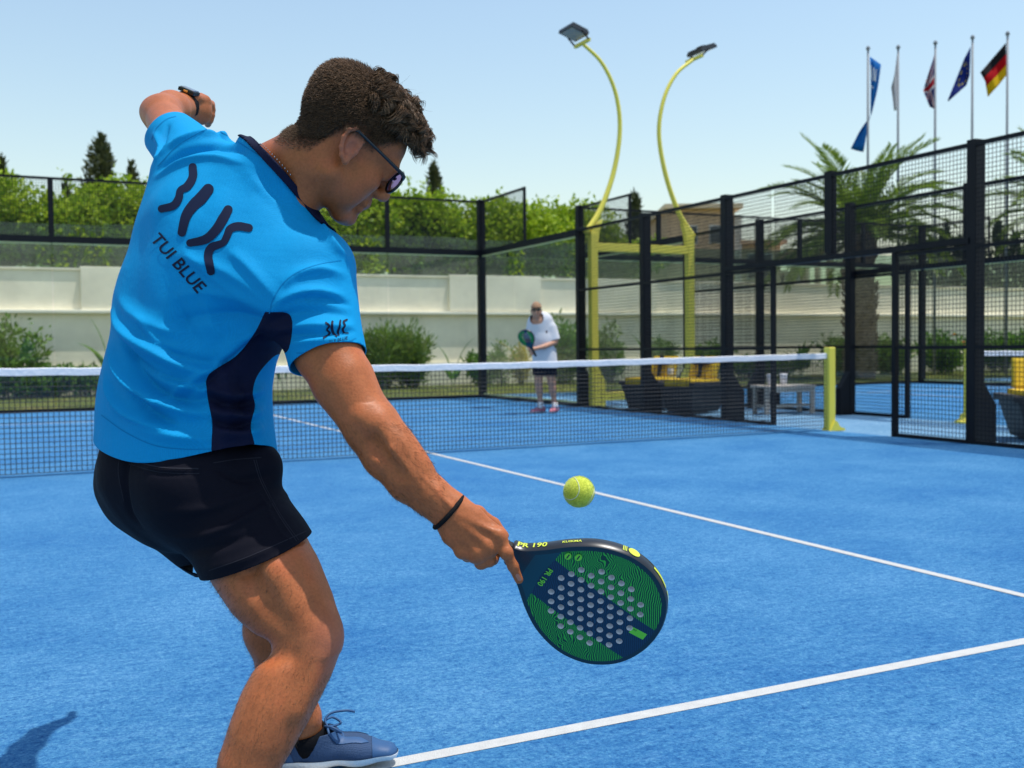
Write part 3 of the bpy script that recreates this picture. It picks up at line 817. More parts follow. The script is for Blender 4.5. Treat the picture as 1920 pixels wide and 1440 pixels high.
_, b4, h4 = pole(1821, 72, DF-.6, 'flagpole carrying the dark blue starred flag')
_, b5, h5 = pole(1886, 65, DF-.9, 'flagpole carrying the black, red and gold flag, rightmost')
cloth([[(1631, 106), (1633, 160), (1632, 215), (1627, 240), (1619, 285)], [(1641, 113), (1640, 160), (1633, 215), (1618, 245), (1607, 283)], [(1652, 121), (1646, 165), (1634, 214), (1612, 245), (1595, 279)]], 'banner_flag', M_BLUEF, 'long twisted sky blue banner with white lettering', DF-.05, b1, .05)
cloth([[(1682, 103), (1682, 150), (1681, 206)], [(1679, 125), (1676, 160), (1677, 208)], [(1678, 140), (1671, 163), (1676, 205)]], 'flag', M_WHITEF, 'limp white flag hanging down its pole', DF-.05, b2, .08)
cloth([[(1752, 103), (1752, 150), (1751, 204)], [(1745, 125), (1741, 165), (1743, 200)], [(1736, 152), (1731, 170), (1738, 188)]], 'flag', M_UK, 'red, white and blue crossed flag hanging in folds', DF-.35, b3, .10, seed=2)
cloth([[(1820, 87), (1819, 115), (1818, 142)], [(1808, 110), (1810, 138), (1812, 160)], [(1777, 188), (1777, 189), (1778, 190)]], 'flag', M_EU, 'dark blue flag with ring of yellow stars, blown to a point', DF-.65, b4, .07, seed=3)
cloth([[(1886, 80), (1887, 112), (1888, 140)], [(1862, 108), (1868, 132), (1872, 160)], [(1838, 136), (1847, 152), (1852, 182)]], 'flag', M_DE, 'black, red and gold striped flag blowing left', DF-.95, b5, .10, seed=4)
# white letter strokes on the banner
def banner_print():
    o = bpy.data.objects['banner_flag']; m = MB(); d = DF-.13
    def st(p, q, w=2.3): 
        P_, Q_ = wpt(*p, d)-b1, wpt(*q, d)-b1; m.bar(P_, Q_, w*d/FPX, .006)
    for p, q in (((1632.5, 122), (1634, 145)), ((1634, 145), (1637, 152)), ((1638, 127), (1639.5, 150)), ((1643, 131), (1641, 152)), ((1640, 132), (1643, 131)), ((1642.5, 131), (1646, 130)), ((1641, 141), (1644.5, 141)), ((1641, 152), (1642, 154))):
        st(p, q)
    for k in range(4): st((1631.5+1.8*k, 160+.8*k), (1631.6+1.8*k, 163.5+.8*k), 1.0)
    m.build('banner_lettering', M_WHP, o)['kind'] = 'stuff'
banner_print()
# ================================================================== FURNITURE BETWEEN THE COURTS
M_RATTAN = plain('black_rattan', (.020, .019, .022), .55, var=.4, scale=60, bump=.9, bscale=120)
M_CUSH = plain('yellow_cushion', (.72, .47, .015), .8, var=.07, scale=4, bump=.3, bscale=12)
M_STRAP = plain('black_strap', (.015, .015, .018), .7)
M_TABLE = plain('weathered_wood', (.50, .44, .38), .8, var=.2, scale=10, bump=.4, bscale=30)
M_CUP = plain('pale_cup', (.66, .68, .74), .35)
M_BOTTLE = glassy('bottle_plastic', (.80, .88, .85), rough=.08, dirt=.15)
M_CAP = plain('blue_cap', (.02, .16, .48), .4)
M_LABELP = plain('bottle_label', (.70, .72, .78), .5)

def armchair(loc, rz, label, sc=1.0):
    T = tag(empty('rattan_armchair', loc, rz), label, 'armchair', 'rattan armchairs by the fence')
    # body tapers towards the floor: seat box with low arms
    def frus(mb, w0, d0, w1, d1, z0, z1, cx=0, cy=0):
        V = [(cx+sx*w*.5, cy+sy*d*.5, z) for w, d, z in ((w0, d0, z0), (w1, d1, z1)) for sx, sy in ((-1, -1), (1, -1), (1, 1), (-1, 1))]
        mb.add(V, [(3, 2, 1, 0), (4, 5, 6, 7), (0, 1, 5, 4), (1, 2, 6, 5), (2, 3, 7, 6), (3, 0, 4, 7)])
    m = MB(); frus(m, .66*sc, .62, .86*sc, .78, .02, .40); m.build('seat_base', M_RATTAN, T, bevel=.012)
    m = MB()
    for s in (-1, 1): m.box((s*.43*sc-.055, -.40, .402), (s*.43*sc+.055, .40, .47))
    m.build('arm_rest', M_RATTAN, T, bevel=.015)
    c = MB(); c.box((-.37*sc, -.36, .405), (.37*sc, .30, .52)); c.build('seat_cushion', M_CUSH, T, bevel=.035, smooth=False)
    b = MB(); V = [(-.33*sc, .16, .525), (.33*sc, .16, .525), (.33*sc, .30, .525), (-.33*sc, .30, .525), (-.31*sc, .27, .85), (.31*sc, .27, .85), (.31*sc, .39, .85), (-.31*sc, .39, .85)]
    b.add(V, [(3, 2, 1, 0), (4, 5, 6, 7), (0, 1, 5, 4), (1, 2, 6, 5), (2, 3, 7, 6), (3, 0, 4, 7)])
    bk = b.build('back_cushion', M_CUSH, T, bevel=.03)
    q = MB(); q.bar((0, .128, .46), (0, .232, .86), .075, .03); q.bar((-.15, .200, .735), (.15, .200, .735), .075, .03); q.build('strap_cross', M_STRAP, bk)
    return T
# the chairs face the court (towards -x), so they are turned
armchair((5.60, 4.66, 0), math.radians(-76), 'black rattan armchair with yellow cushions, left of the blue capped bottle', .74)
armchair((5.64, 3.62, 0), math.radians(-76), 'black rattan armchair with yellow cushions, right of the blue capped bottle', .74)
armchair((6.12, -2.06, 0), math.radians(-36), 'black rattan armchair with yellow cushions cut by the right edge')

def slat_table(loc, rz):
    T = tag(empty('side_table', loc, rz), 'weathered whitish wooden side table with lower shelf between the courts', 'table')
    w, d, h = .86, .42, .42
    for i in range(5):
        x = -w/2+w/5*i; part_box('slat', (x+.004, -d/2, h-.035), (x+w/5-.004, d/2, h), M_TABLE, T, .004)
    for sx in (-1, 1):
        for sy in (-1, 1): part_box('leg', (sx*(w/2-.05)-.028, sy*(d/2-.045)-.028, 0), (sx*(w/2-.05)+.028, sy*(d/2-.045)+.028, h-.036), M_TABLE, T)
    for sy in (-1, 1):
        part_box('apron', (-w/2+.08, sy*(d/2-.03)-.012, h-.10), (w/2-.08, sy*(d/2-.03)+.012, h-.037), M_TABLE, T)
    part_box('lower_shelf', (-w/2+.03, -d/2+.08, .10), (w/2-.03, d/2-.08, .135), M_TABLE, T)
    part_box('side_panel', (-w/2+.10, -.06, .136), (-w/2+.34, .10, h-.038), M_BLACK, T)
    return T
tx, ty = 6.62, 2.72
slat_table((tx, ty, 0), math.radians(-8))
for i, (dx, lab) in enumerate(((-.23, 'pale drinking cup on the left of the wooden side table'), (.02, 'pale drinking cup in the middle of the wooden side table'))):
    o = MB().lathe([(.032, 0), (.045, .01), (.052, .15), (.050, .165), (.046, .15)], 14).build('drinking_cup', M_CUP, None, smooth=True)
    o.location = (tx+dx, ty+.02, .421); tag(o, lab, 'cup')
def bottle(loc):
    T = tag(empty('water_bottle', loc), 'clear plastic water bottle with blue cap between the yellow cushions', 'bottle')
    MB().lathe([(.03, 0), (.047, .012), (.047, .08), (.042, .10), (.047, .13), (.047, .23), (.038, .27), (.018, .305), (.016, .325)], 18).build('bottle_body', M_BOTTLE, T, smooth=True)
    MB().lathe([(.0475, .11), (.0485, .115), (.0485, .2), (.0475, .205)], 18).build('bottle_label', M_LABELP, T, smooth=True)
    MB().lathe([(.018, .322), (.019, .33), (.019, .352), (.014, .36)], 14).build('bottle_cap', M_CAP, T)
bottle((5.418, 3.892, .471))
# ================================================================== FIGURES: a smooth-blended field turned into one surface
class Field:
    def __init__(s, lo, hi, h):
        s.lo = np.array(lo, np.float64); s.h = h
        s.n = np.ceil((np.array(hi)-s.lo)/h).astype(int)+1
        s.F = np.full(tuple(s.n), 1.0, np.float32)
        s.ax = [(s.lo[i]+h*np.arange(s.n[i])).astype(np.float32) for i in range(3)]
    def _win(s, lo, hi):
        a = np.clip(np.floor((lo-s.lo)/s.h).astype(int), 0, s.n); b = np.clip(np.ceil((hi-s.lo)/s.h).astype(int)+1, 0, s.n)
        return tuple(slice(int(x), int(y)) for x, y in zip(a, b))
    def _pts(s, w):
        return [s.ax[i][w[i]].reshape([-1 if j == i else 1 for j in range(3)]) for i in range(3)]
    def seg(s, p0, p1, r0, r1=None, u=None, k=.03, sub=False, cap=1.0):
        """tapered capsule of elliptic section: r = radius or (wide, thin), u = direction of the wide radius"""
        p0 = np.asarray(p0, float); p1 = np.asarray(p1, float); r1 = r0 if r1 is None else r1
        r0 = np.array(r0 if hasattr(r0, '__len__') else (r0, r0), float); r1 = np.array(r1 if hasattr(r1, '__len__') else (r1, r1), float)
        ax = p1-p0; L = np.linalg.norm(ax)
        if L < 1e-6: ax = np.array([0, 0, 1e-5]); L = 1e-5
        an = ax/L; u = np.array([1, .1, .05]) if u is None else np.asarray(u, float)
        uu = u-an*(u@an); uu /= np.linalg.norm(uu); vv = np.cross(an, uu)
        R = max(r0.max(), r1.max())+k+4*s.h
        w = s._win(np.minimum(p0, p1)-R, np.maximum(p0, p1)+R)
        if any(q.stop <= q.start for q in w): return s
        X, Y, Z = s._pts(w)
        dx, dy, dz = X-np.float32(p0[0]), Y-np.float32(p0[1]), Z-np.float32(p0[2])
        al = dx*np.float32(an[0])+dy*np.float32(an[1])+dz*np.float32(an[2])
        t = np.clip(al/np.float32(L), 0, 1)
        x = dx*np.float32(uu[0])+dy*np.float32(uu[1])+dz*np.float32(uu[2])
        y = dx*np.float32(vv[0])+dy*np.float32(vv[1])+dz*np.float32(vv[2])
        z = al-t*np.float32(L)
        a = np.float32(r0[0])+t*np.float32(r1[0]-r0[0]); b = np.float32(r0[1])+t*np.float32(r1[1]-r0[1]); c = (a+b)*np.float32(.5*cap)
        k0 = np.sqrt((x/a)**2+(y/b)**2+(z/c)**2); k1 = np.sqrt((x/a**2)**2+(y/b**2)**2+(z/c**2)**2)+1e-6
        d = np.maximum(k0*(k0-1)/k1, -np.minimum(a, b))
        G = s.F[w]
        if sub:
            hh = np.maximum(k-np.abs(G+d), 0)/k; s.F[w] = np.maximum(G, -d)+hh*hh*k*.25
        else:
            hh = np.maximum(k-np.abs(G-d), 0)/k; s.F[w] = np.minimum(G, d)-hh*hh*k*.25
        return s
    def chain(s, pts, k=.02, u=None):
        """pts: list of (point, radius)"""
        for (a, ra), (b, rb) in zip(pts[:-1], pts[1:]): s.seg(a, b, ra, rb, u, k)
        return s
    def ball(s, c, r, u=None, k=.03, sub=False, axis=None):
        """ellipsoid: r = (along axis, wide, thin)"""
        c = np.asarray(c, float)
        if not hasattr(r, '__len__'): return s.seg(c, c+1e-6, r, r, None, k, sub)
        axis = np.array([0, 0, 1.0]) if axis is None else axis
        return s.seg(c-np.asarray(axis)*1e-5, c+np.asarray(axis)*1e-5, (r[1], r[2]), (r[1], r[2]), u, k, sub, cap=2*r[0]/(r[1]+r[2]))
    def mesh(s, smooth=3):
        F = s.F; n = F.shape; neg = F < 0
        c = [neg[i:n[0]-1+i, j:n[1]-1+j, l:n[2]-1+l] for i in (0, 1) for j in (0, 1) for l in (0, 1)]
        cnt = sum(x.astype(np.int8) for x in c); act = (cnt > 0) & (cnt < 8)
        I = np.argwhere(act); idx = np.full(act.shape, -1, np.int32); idx[act] = np.arange(len(I))
        val = np.stack([F[I[:, 0]+i, I[:, 1]+j, I[:, 2]+l] for i in (0, 1) for j in (0, 1) for l in (0, 1)], 1)
        off = np.array([(i, j, l) for i in (0, 1) for j in (0, 1) for l in (0, 1)], np.float32)
        acc = np.zeros((len(I), 3), np.float32); m = np.zeros(len(I), np.float32)
        for a in range(8):
            for b in range(a+1, 8):
                if np.abs(off[a]-off[b]).sum() != 1: continue
                va, vb = val[:, a], val[:, b]; cr = (va < 0) != (vb < 0)
                t = np.where(cr, va/np.where(cr, va-vb, 1), 0)[:, None]
                acc += np.where(cr[:, None], off[a]+(off[b]-off[a])*t, 0); m += cr
        V = (I+acc/m[:, None])*s.h+s.lo
        Q = []
        for ax in range(3):
            sl = [slice(1, n[i]-1) for i in range(3)]; sl[ax] = slice(0, n[ax]-1)
            A = neg[tuple(sl)]; sl2 = list(sl); sl2[ax] = slice(1, n[ax]); B = neg[tuple(sl2)]
            E = np.argwhere(A != B); st = np.array([q.start for q in sl]); E = E+st
            o = [i for i in range(3) if i != ax]; e1 = np.zeros(3, int); e2 = np.zeros(3, int); e1[o[0]] = 1; e2[o[1]] = 1
            q = [idx[tuple((E-d).T)] for d in (e1*0, e1, e1+e2, e2)]
            inside = neg[tuple(E.T)]; flip = inside if ax != 1 else ~inside
            q = np.stack(q, 1); q[flip] = q[flip][:, ::-1]; Q.append(q)
        Q = np.concatenate(Q); Q = Q[(Q >= 0).all(1)]
        V = lap(V, Q, smooth)
        c_ = V[Q].mean(1); a_ = np.cross(V[Q[:, 2]]-V[Q[:, 0]], V[Q[:, 3]]-V[Q[:, 1]])
        if ((c_-V.mean(0))*a_).sum() < 0: Q = Q[:, ::-1].copy()
        return V, Q

def lap(V, Q, it, lam=.5, mu=-.52):
    k = Q.shape[1]; e = np.concatenate([Q[:, [i, (i+1) % k]] for i in range(k)]); n = len(V)
    deg = np.bincount(e.ravel(), minlength=n).astype(float)[:, None]+1e-9
    for i in range(it):
        for l in (lam, mu):
            S_ = np.stack([np.bincount(e[:, 0], V[e[:, 1], c], n)+np.bincount(e[:, 1], V[e[:, 0], c], n) for c in range(3)], 1)
            V = V+l*(S_/deg-V)
    return V

def vnormals(V, Q):
    if Q.shape[1] == 4: a = np.cross(V[Q[:, 2]]-V[Q[:, 0]], V[Q[:, 3]]-V[Q[:, 1]])
    else: a = np.cross(V[Q[:, 1]]-V[Q[:, 0]], V[Q[:, 2]]-V[Q[:, 0]])
    N_ = np.zeros_like(V)
    for c in range(Q.shape[1]):
        for j in range(3): N_[:, j] += np.bincount(Q[:, c], a[:, j], len(V))
    return N_/(np.linalg.norm(N_, axis=1)[:, None]+1e-12)

def tris(Q): return np.concatenate([Q[:, [0, 1, 2]], Q[:, [0, 2, 3]]]) if Q.shape[1] == 4 else Q

def clip(V, T, sc, extra=None):
    """keep the part of a triangle mesh where sc > 0, cutting triangles exactly; extra = list of per-vertex arrays carried along"""
    extra = extra or []
    pos = sc > 0; c = pos[T].sum(1); keep = [T[c == 3]]
    newV = [V]; newE = [[e] for e in extra]; base = len(V); cache = {}; out = []; pts = []; ex = [[] for _ in extra]
    def cut(i, j):
        nonlocal base
        key = (i, j) if i < j else (j, i)
        if key in cache: return cache[key]
        i, j = key; t = sc[i]/(sc[i]-sc[j]); pts.append(V[i]+(V[j]-V[i])*t)
        for q, e in zip(ex, extra): q.append(e[i]+(e[j]-e[i])*t)
        cache[key] = base; base += 1; return cache[key]
    for t in T[(c == 1) | (c == 2)]:
        p = [bool(pos[x]) for x in t]; poly = []
        for a in range(3):
            i, j = int(t[a]), int(t[(a+1) % 3])
            if p[a]: poly.append(i)
            if p[a] != p[(a+1) % 3]: poly.append(cut(i, j))
        for a in range(1, len(poly)-1): out.append((poly[0], poly[a], poly[a+1]))
    V2 = np.concatenate([V, np.array(pts).reshape(-1, 3)]); E2 = [np.concatenate([e, np.array(q)]) if len(q) else e for e, q in zip(extra, ex)]
    T2 = np.concatenate(keep+[np.array(out, int).reshape(-1, 3)])
    used = np.unique(T2); mp = np.full(len(V2), -1); mp[used] = np.arange(len(used))
    return V2[used], mp[T2], [e[used] for e in E2]

def proj_px(V):
    d = np.asarray(V)-CAM; z = d@CF
    return np.stack([960+FPX*(d@CR)/z, 720-FPX*(d@CU)/z], 1), z

class Wrap:
    """casts drawn marks onto a surface along fixed direction lines and lays them on it as thin raised prints"""
    def __init__(s, V, T): s.b = BVHTree.FromPolygons([tuple(v) for v in V], [tuple(t) for t in T])
    def hit(s, px, py, lift=.0012):
        d = Vector(CF+CR*((px-960)/FPX)-CU*((py-720)/FPX)).normalized()
        p, n, i, q = s.b.ray_cast(Vector(CAM), d)
        if p is None: return None
        if n.dot(d) > 0: n = -n
        return np.array(p+n*lift), np.array(n)

def stroke(wrap, pts, width, lift=.0014, n=12, cols=5, ends=True):
    """ribbon of given width (list or number) along a smooth line; returns verts, faces"""
    C = np.array(catmull([(*p, 0) for p in pts], n))[:, :2]; m = len(C)
    d = np.gradient(C, axis=0); d /= np.linalg.norm(d, axis=1)[:, None]; nn = np.stack([-d[:, 1], d[:, 0]], 1)
    s = np.concatenate([[0], np.cumsum(np.linalg.norm(np.diff(C, axis=0), axis=1))])
    w = np.interp(np.linspace(0, 1, m), np.linspace(0, 1, len(width)), width) if hasattr(width, '__len__') else np.full(m, float(width))
    rows = []
    if ends:
        for f in (1.0, .94, .8, .55, .25): rows.append((C[0]-d[0]*w[0]*.5*f, nn[0], w[0]*math.sqrt(max(0.0004, 1-f*f))))
    rows += [(C[i], nn[i], w[i]) for i in range(m)]
    if ends:
        for f in (.25, .55, .8, .94, 1.0): rows.append((C[-1]+d[-1]*w[-1]*.5*f, nn[-1], w[-1]*math.sqrt(max(0.0004, 1-f*f))))
    V = []; ok = True
    for c, nv, ww in rows:
        for j in range(cols):
            p = c+nv*ww*(j/(cols-1)-.5); h = wrap.hit(p[0], p[1], lift)
            V.append(h[0] if h else None)
    Fc = []
    for i in range(len(rows)-1):
        for j in range(cols-1):
            q = (i*cols+j, i*cols+j+1, (i+1)*cols+j+1, (i+1)*cols+j)
            if all(V[x] is not None for x in q): Fc.append(q)
    V = [v if v is not None else np.zeros(3) for v in V]
    used = sorted({x for f in Fc for x in f}); mp = {x: i for i, x in enumerate(used)}
    return [V[x] for x in used], [tuple(mp[x] for x in f) for f in Fc]

def text_mesh(body, bold=0.0, res=3):
    cu = bpy.data.curves.new('t', 'FONT'); cu.body = body; cu.resolution_u = res; cu.offset = bold; cu.fill_mode = 'FRONT'
    o = bpy.data.objects.new('t', cu); COL.objects.link(o)
    dg = bpy.context.evaluated_depsgraph_get(); me = bpy.data.meshes.new_from_object(o.evaluated_get(dg))
    bm = bmesh.new(); bm.from_mesh(me); bmesh.ops.triangulate(bm, faces=bm.faces)
    bmesh.ops.subdivide_edges(bm, edges=[e for e in bm.edges if e.calc_length() > .12], cuts=3, use_grid_fill=False)
    bmesh.ops.triangulate(bm, faces=bm.faces)
    bm.verts.ensure_lookup_table()
    V = np.array([v.co[:2] for v in bm.verts]); Fc = [tuple(v.index for v in f.verts) for f in bm.faces]; bm.free()
    bpy.data.objects.remove(o); bpy.data.curves.remove(cu); bpy.data.meshes.remove(me)
    return V, Fc

def strands(lines, rad, name, mat, parent, n=3):
    """many thin tapering hairs as one mesh: lines = array (count, points, 3)"""
    Ls = np.asarray(lines, float); c, m, _ = Ls.shape
    d = np.gradient(Ls, axis=1); d /= np.linalg.norm(d, axis=2)[..., None]+1e-9
    x = np.cross(d, np.array([.31, .52, .79])); x /= np.linalg.norm(x, axis=2)[..., None]+1e-9; y = np.cross(d, x)
    prof = np.linspace(1, .25, m)[None, :, None]*(rad if np.isscalar(rad) else np.asarray(rad)[:, None, None])
    rings = [Ls+(x*math.cos(a)+y*math.sin(a))*prof for a in np.arange(n)*2*math.pi/n]
    V = np.stack(rings, 2).reshape(-1, 3)
    b = (np.arange(c)[:, None, None]*m+np.arange(m-1)[None, :, None])*n; k = np.arange(n)[None, None, :]; k2 = (k+1) % n
    Q = np.stack([b+k, b+k2, b+n+k2, b+n+k], -1).reshape(-1, 4)
    return pydata(name, V, Q, mat, parent, True)

# ------------------------------------------------------------------ cloth and skin
def skinmat(name, base, red, dark, rough=.42):
    m, t, b = _mat(name); L = t.links.new; tc = N(t, 'ShaderNodeTexCoord')
    n1 = N(t, 'ShaderNodeTexNoise', i_Scale=14.0, i_Detail=8.0, i_Roughness=.68); L(tc.outputs['Object'], n1.inputs['Vector'])
    n2 = N(t, 'ShaderNodeTexNoise', i_Scale=210.0, i_Detail=3.0); L(tc.outputs['Object'], n2.inputs['Vector'])
    r = ramp(t, n1.outputs['Fac'], [(.3, dark), (.5, base), (.7, red)])
    r2 = ramp(t, n2.outputs['Fac'], [(.3, (.84, .82, .80)), (.6, (1.05, 1.04, 1.03))])
    mu = N(t, 'ShaderNodeMixRGB', blend_type='MULTIPLY'); mu.inputs[0].default_value = .8; L(r.outputs[0], mu.inputs[1]); L(r2.outputs[0], mu.inputs[2])
    at = N(t, 'ShaderNodeAttribute', attribute_name='stubble'); mx = N(t, 'ShaderNodeMixRGB'); mx.inputs[2].default_value = (.055, .035, .026, 1)
    st = N(t, 'ShaderNodeTexNoise', i_Scale=420.0, i_Detail=2.0); L(tc.outputs['Object'], st.inputs['Vector'])
    sr = ramp(t, st.outputs['Fac'], [(.35, (.45,)*3), (.65, (1.0,)*3)]); ml = mth(t, 'MULTIPLY', at.outputs['Fac'], sr.outputs[0])
    L(ml, mx.inputs[0]); L(mu.outputs[0], mx.inputs[1])
    at2 = N(t, 'ShaderNodeAttribute', attribute_name='flush'); mf = N(t, 'ShaderNodeMixRGB'); mf.inputs[2].default_value = (.44, .15, .10, 1)
    L(at2.outputs['Fac'], mf.inputs[0]); L(mx.outputs[0], mf.inputs[1])
    L(mf.outputs[0], b.inputs['Base Color']); b.inputs['Roughness'].default_value = rough
    b.inputs['Subsurface Weight'].default_value = .12; b.inputs['Subsurface Radius'].default_value = (.012, .005, .003); b.inputs['Subsurface Scale'].default_value = .6
    b.inputs['Specular IOR Level'].default_value = .28
    bp = N(t, 'ShaderNodeBump', i_Strength=.25, i_Distance=.002); L(n2.outputs['Fac'], bp.inputs['Height']); L(bp.outputs[0], b.inputs['Normal'])
    return m
def clothmat(name, col, pitch=420.0, depth=.35, rough=.75, var=.06, sheen=.25, spec=.3):
    """knitted sports cloth: a fine regular weave in relief"""
    m, t, b = _mat(name); L = t.links.new; tc = N(t, 'ShaderNodeTexCoord')
    vo = N(t, 'ShaderNodeTexVoronoi', i_Scale=pitch, i_Randomness=.25); L(tc.outputs['Object'], vo.inputs['Vector'])
    n1 = N(t, 'ShaderNodeTexNoise', i_Scale=5.0, i_Detail=5.0); L(tc.outputs['Object'], n1.inputs['Vector'])
    c = np.array(col); r = ramp(t, n1.outputs['Fac'], [(.3, tuple(c*(1-var))), (.7, tuple(np.minimum(1, c*(1+var))))])
    r2 = ramp(t, vo.outputs['Distance'], [(.0, (1.05,)*3), (.6, (.82,)*3)])
    mu = N(t, 'ShaderNodeMixRGB', blend_type='MULTIPLY'); mu.inputs[0].default_value = .9; L(r.outputs[0], mu.inputs[1]); L(r2.outputs[0], mu.inputs[2])
    L(mu.outputs[0], b.inputs['Base Color']); b.inputs['Roughness'].default_value = rough
    b.inputs['Sheen Weight'].default_value = sheen; b.inputs['Sheen Roughness'].default_value = .4; b.inputs['Specular IOR Level'].default_value = spec
    bp = N(t, 'ShaderNodeBump', i_Strength=depth, i_Distance=.0012); L(vo.outputs['Distance'], bp.inputs['Height'])
    n3 = N(t, 'ShaderNodeTexNoise', i_Scale=26.0, i_Detail=3.0); L(tc.outputs['Object'], n3.inputs['Vector'])
    b2 = N(t, 'ShaderNodeBump', i_Strength=.32, i_Distance=.007); L(n3.outputs['Fac'], b2.inputs['Height']); L(bp.outputs[0], b2.inputs['Normal']); L(b2.outputs[0], b.inputs['Normal'])
    return m
def set_attr(o, name, arr):
    a = o.data.attributes.new(name, 'FLOAT', 'POINT'); a.data.foreach_set('value', np.asarray(arr, np.float32))
M_SKIN = skinmat('tanned_skin', (.415, .126, .042), (.48, .128, .044), (.325, .096, .031), .46)
M_SHIRT = clothmat('blue_jersey', (.002, .295, .620), sheen=.0, spec=.12)
M_NAVY = clothmat('navy_jersey', (.008, .010, .034), rough=.75, sheen=.0, spec=.12)
M_SHORT = clothmat('black_shorts_cloth', (.0055, .0055, .0115), 700, .25, .75, sheen=.0, spec=.1)
M_PRINT = plain('navy_print', (.006, .011, .036), .65, var=.1, spec=.15)
M_HAIR = None
def hairmat(name, c1, c2):
    m, t, b = _mat(name); L = t.links.new
    g = N(t, 'ShaderNodeNewGeometry'); r = ramp(t, g.outputs['Random Per Island'], [(0, c1), (1, c2)])
    L(r.outputs[0], b.inputs['Base Color']); b.inputs['Roughness'].default_value = .45; b.inputs['Specular IOR Level'].default_value = .22
    b.inputs['Anisotropic'].default_value = .5
    return m
M_HAIR = hairmat('brown_hair', (.040, .022, .012), (.190, .108, .056))
M_SCALP = plain('scalp_hair', (.055, .032, .019), .9, var=.5, scale=240, bump=.8, bscale=420)
M_BLKP = plain('black_plastic', (.010, .010, .012), .22, var=.1)
M_RUBBER = plain('black_rubber', (.006, .006, .007), .7, bump=.4, bscale=400, spec=.15)
# ================================================================== THE PLAYER IN THE BLUE SHIRT
J = wpt
def nrm(v): v = np.asarray(v, float); return v/np.linalg.norm(v)
HIPX = nrm(.80*CR-.12*CU-.57*CF)                 # across the hips, towards his right
SHX = nrm(.60*CR-.66*CU-.44*CF)                  # across the shoulders
MIDX = nrm(HIPX+SHX)
# head frame
HF = nrm(.716*CR-.553*CU+.423*CF); HU = nrm(.61*CR+.79*CU); HU = nrm(HU-HF*(HU@HF)); HL = np.cross(HU, HF)
if HL@CF < 0: HL = -HL
HS = 1.03
H0 = J(658, 280, 1.995)+HL*.074
def H(f, l, u): return H0+(HF*f+HL*l+HU*u)*HS

player = tag(empty('person', tuple(J(500, 1500, 2.2)*[1, 1, 0])), 'player in bright blue shirt and black shorts swinging a racket, seen from behind', 'person')
PB = np.array(player.location)
def put(name, V, Q, mat, smooth=True, parent=None):
    return pydata(name, np.asarray(V)-PB, np.asarray(Q), mat, parent or player, smooth)

# -------- right arm, hand
ARM = [((588, 525, 2.04), .070), ((612, 658, 1.985), .0600), ((645, 719, 1.965), .0560), ((668, 757, 1.952), .0480), ((697, 800, 1.94), .0495), ((728, 849, 1.93), .0470), ((770, 899, 1.92), .0410), ((809, 931, 1.912), .0340), ((842, 956, 1.906), (.0325, .026))]
FA = nrm(J(842, 956, 1.906)-J(728, 849, 1.93))
def arm_field(lo, hi, h):
    f = Field(lo, hi, h)
    f.chain([(J(*p), r) for p, r in ARM], .02, u=nrm(.75*CR+.66*CU))
    f.ball(J(644, 705, 1.955), (.065, .028, .026), None, .04, axis=nrm(J(690, 790, 1.95)-J(600, 560, 2.0)))         # triceps
    f.ball(J(738, 824, 1.915), (.080, .026, .024), None, .03, axis=FA)                                              # forearm muscle
    f.seg(J(702, 838, 1.876), J(680, 806, 1.886), .006, .006, None, .03, sub=True)                                   # crease at the elbow
    f.seg(J(735, 842, 1.882), J(792, 912, 1.883), .005, .004, None, .010); f.seg(J(700, 826, 1.888), J(748, 892, 1.876), .006, .003, None, .02, sub=True); f.seg(J(766, 868, 1.884), J(846, 950, 1.878), .0026, .0024, None, .006)                                            # sinew
    f.seg(J(676, 782, 1.905), J(688, 800, 1.90), .010, .010, None, .02)
    # back of the hand
    K = nrm(J(868, 1040, 1.90)-J(938, 1004, 1.90))
    f.seg(J(842, 956, 1.906), J(866, 985, 1.902), (.033, .023), (.040, .021), K, .02)
    f.seg(J(866, 985, 1.902), J(905, 1017, 1.898), (.042, .021), (.043, .018), K, .018)
    for a, b in (((850, 962, 1.885), (932, 1000, 1.884)), ((848, 972, 1.884), (916, 1022, 1.882)), ((846, 980, 1.886), (893, 1034, 1.884))):
        f.seg(J(*a), J(*b), .0035, .0045, None, .010)                                                                # tendons
    fing = [  # MCP, PIP, DIP, tip
        [((936, 1004, 1.893), .0118), ((949, 1036, 1.888), .0108), ((962, 1062, 1.897), .0095), ((973, 1087, 1.908), .0080)],
        [((917, 1027, 1.892), .0120), ((917, 1050, 1.905), .0112), ((924, 1049, 1.938), .0100), ((936, 1028, 1.958), .0085)],
        [((894, 1038, 1.894), .0115), ((902, 1055, 1.908), .0108), ((910, 1048, 1.943), .0098), ((918, 1024, 1.958), .0082)],
        [((866, 1034, 1.897), .0105), ((877, 1042, 1.912), .0098), ((888, 1036, 1.942), .0088), ((896, 1016, 1.952), .0075)],
        [((862, 948, 1.922), .0150), ((896, 962, 1.948), .0125), ((926, 982, 1.958), .0108), ((946, 1004, 1.953), .0085)]]
    for ch in fing:
        f.chain([(J(*p), r) for p, r in ch], .006)
        f.ball(J(*ch[0][0])-CF*.002, ch[0][1]*1.12, None, .012)
        f.ball(J(*ch[1][0])-CF*.001, ch[1][1]*1.06, None, .006)
    f.ball(J(880, 1000, 1.915), (.03, .03, .02), None, .02)
    return f
fa = arm_field(*[np.array(x) for x in (np.minimum.reduce([J(560, 520, 2.1), J(1000, 1110, 1.85), J(560, 1110, 1.85), J(1000, 520, 2.1)])-.08, np.maximum.reduce([J(560, 520, 2.1), J(1000, 1110, 1.85), J(560, 1110, 1.85), J(1000, 520, 2.1)])+.08)], .0026)
VA, QA = fa.mesh(2)

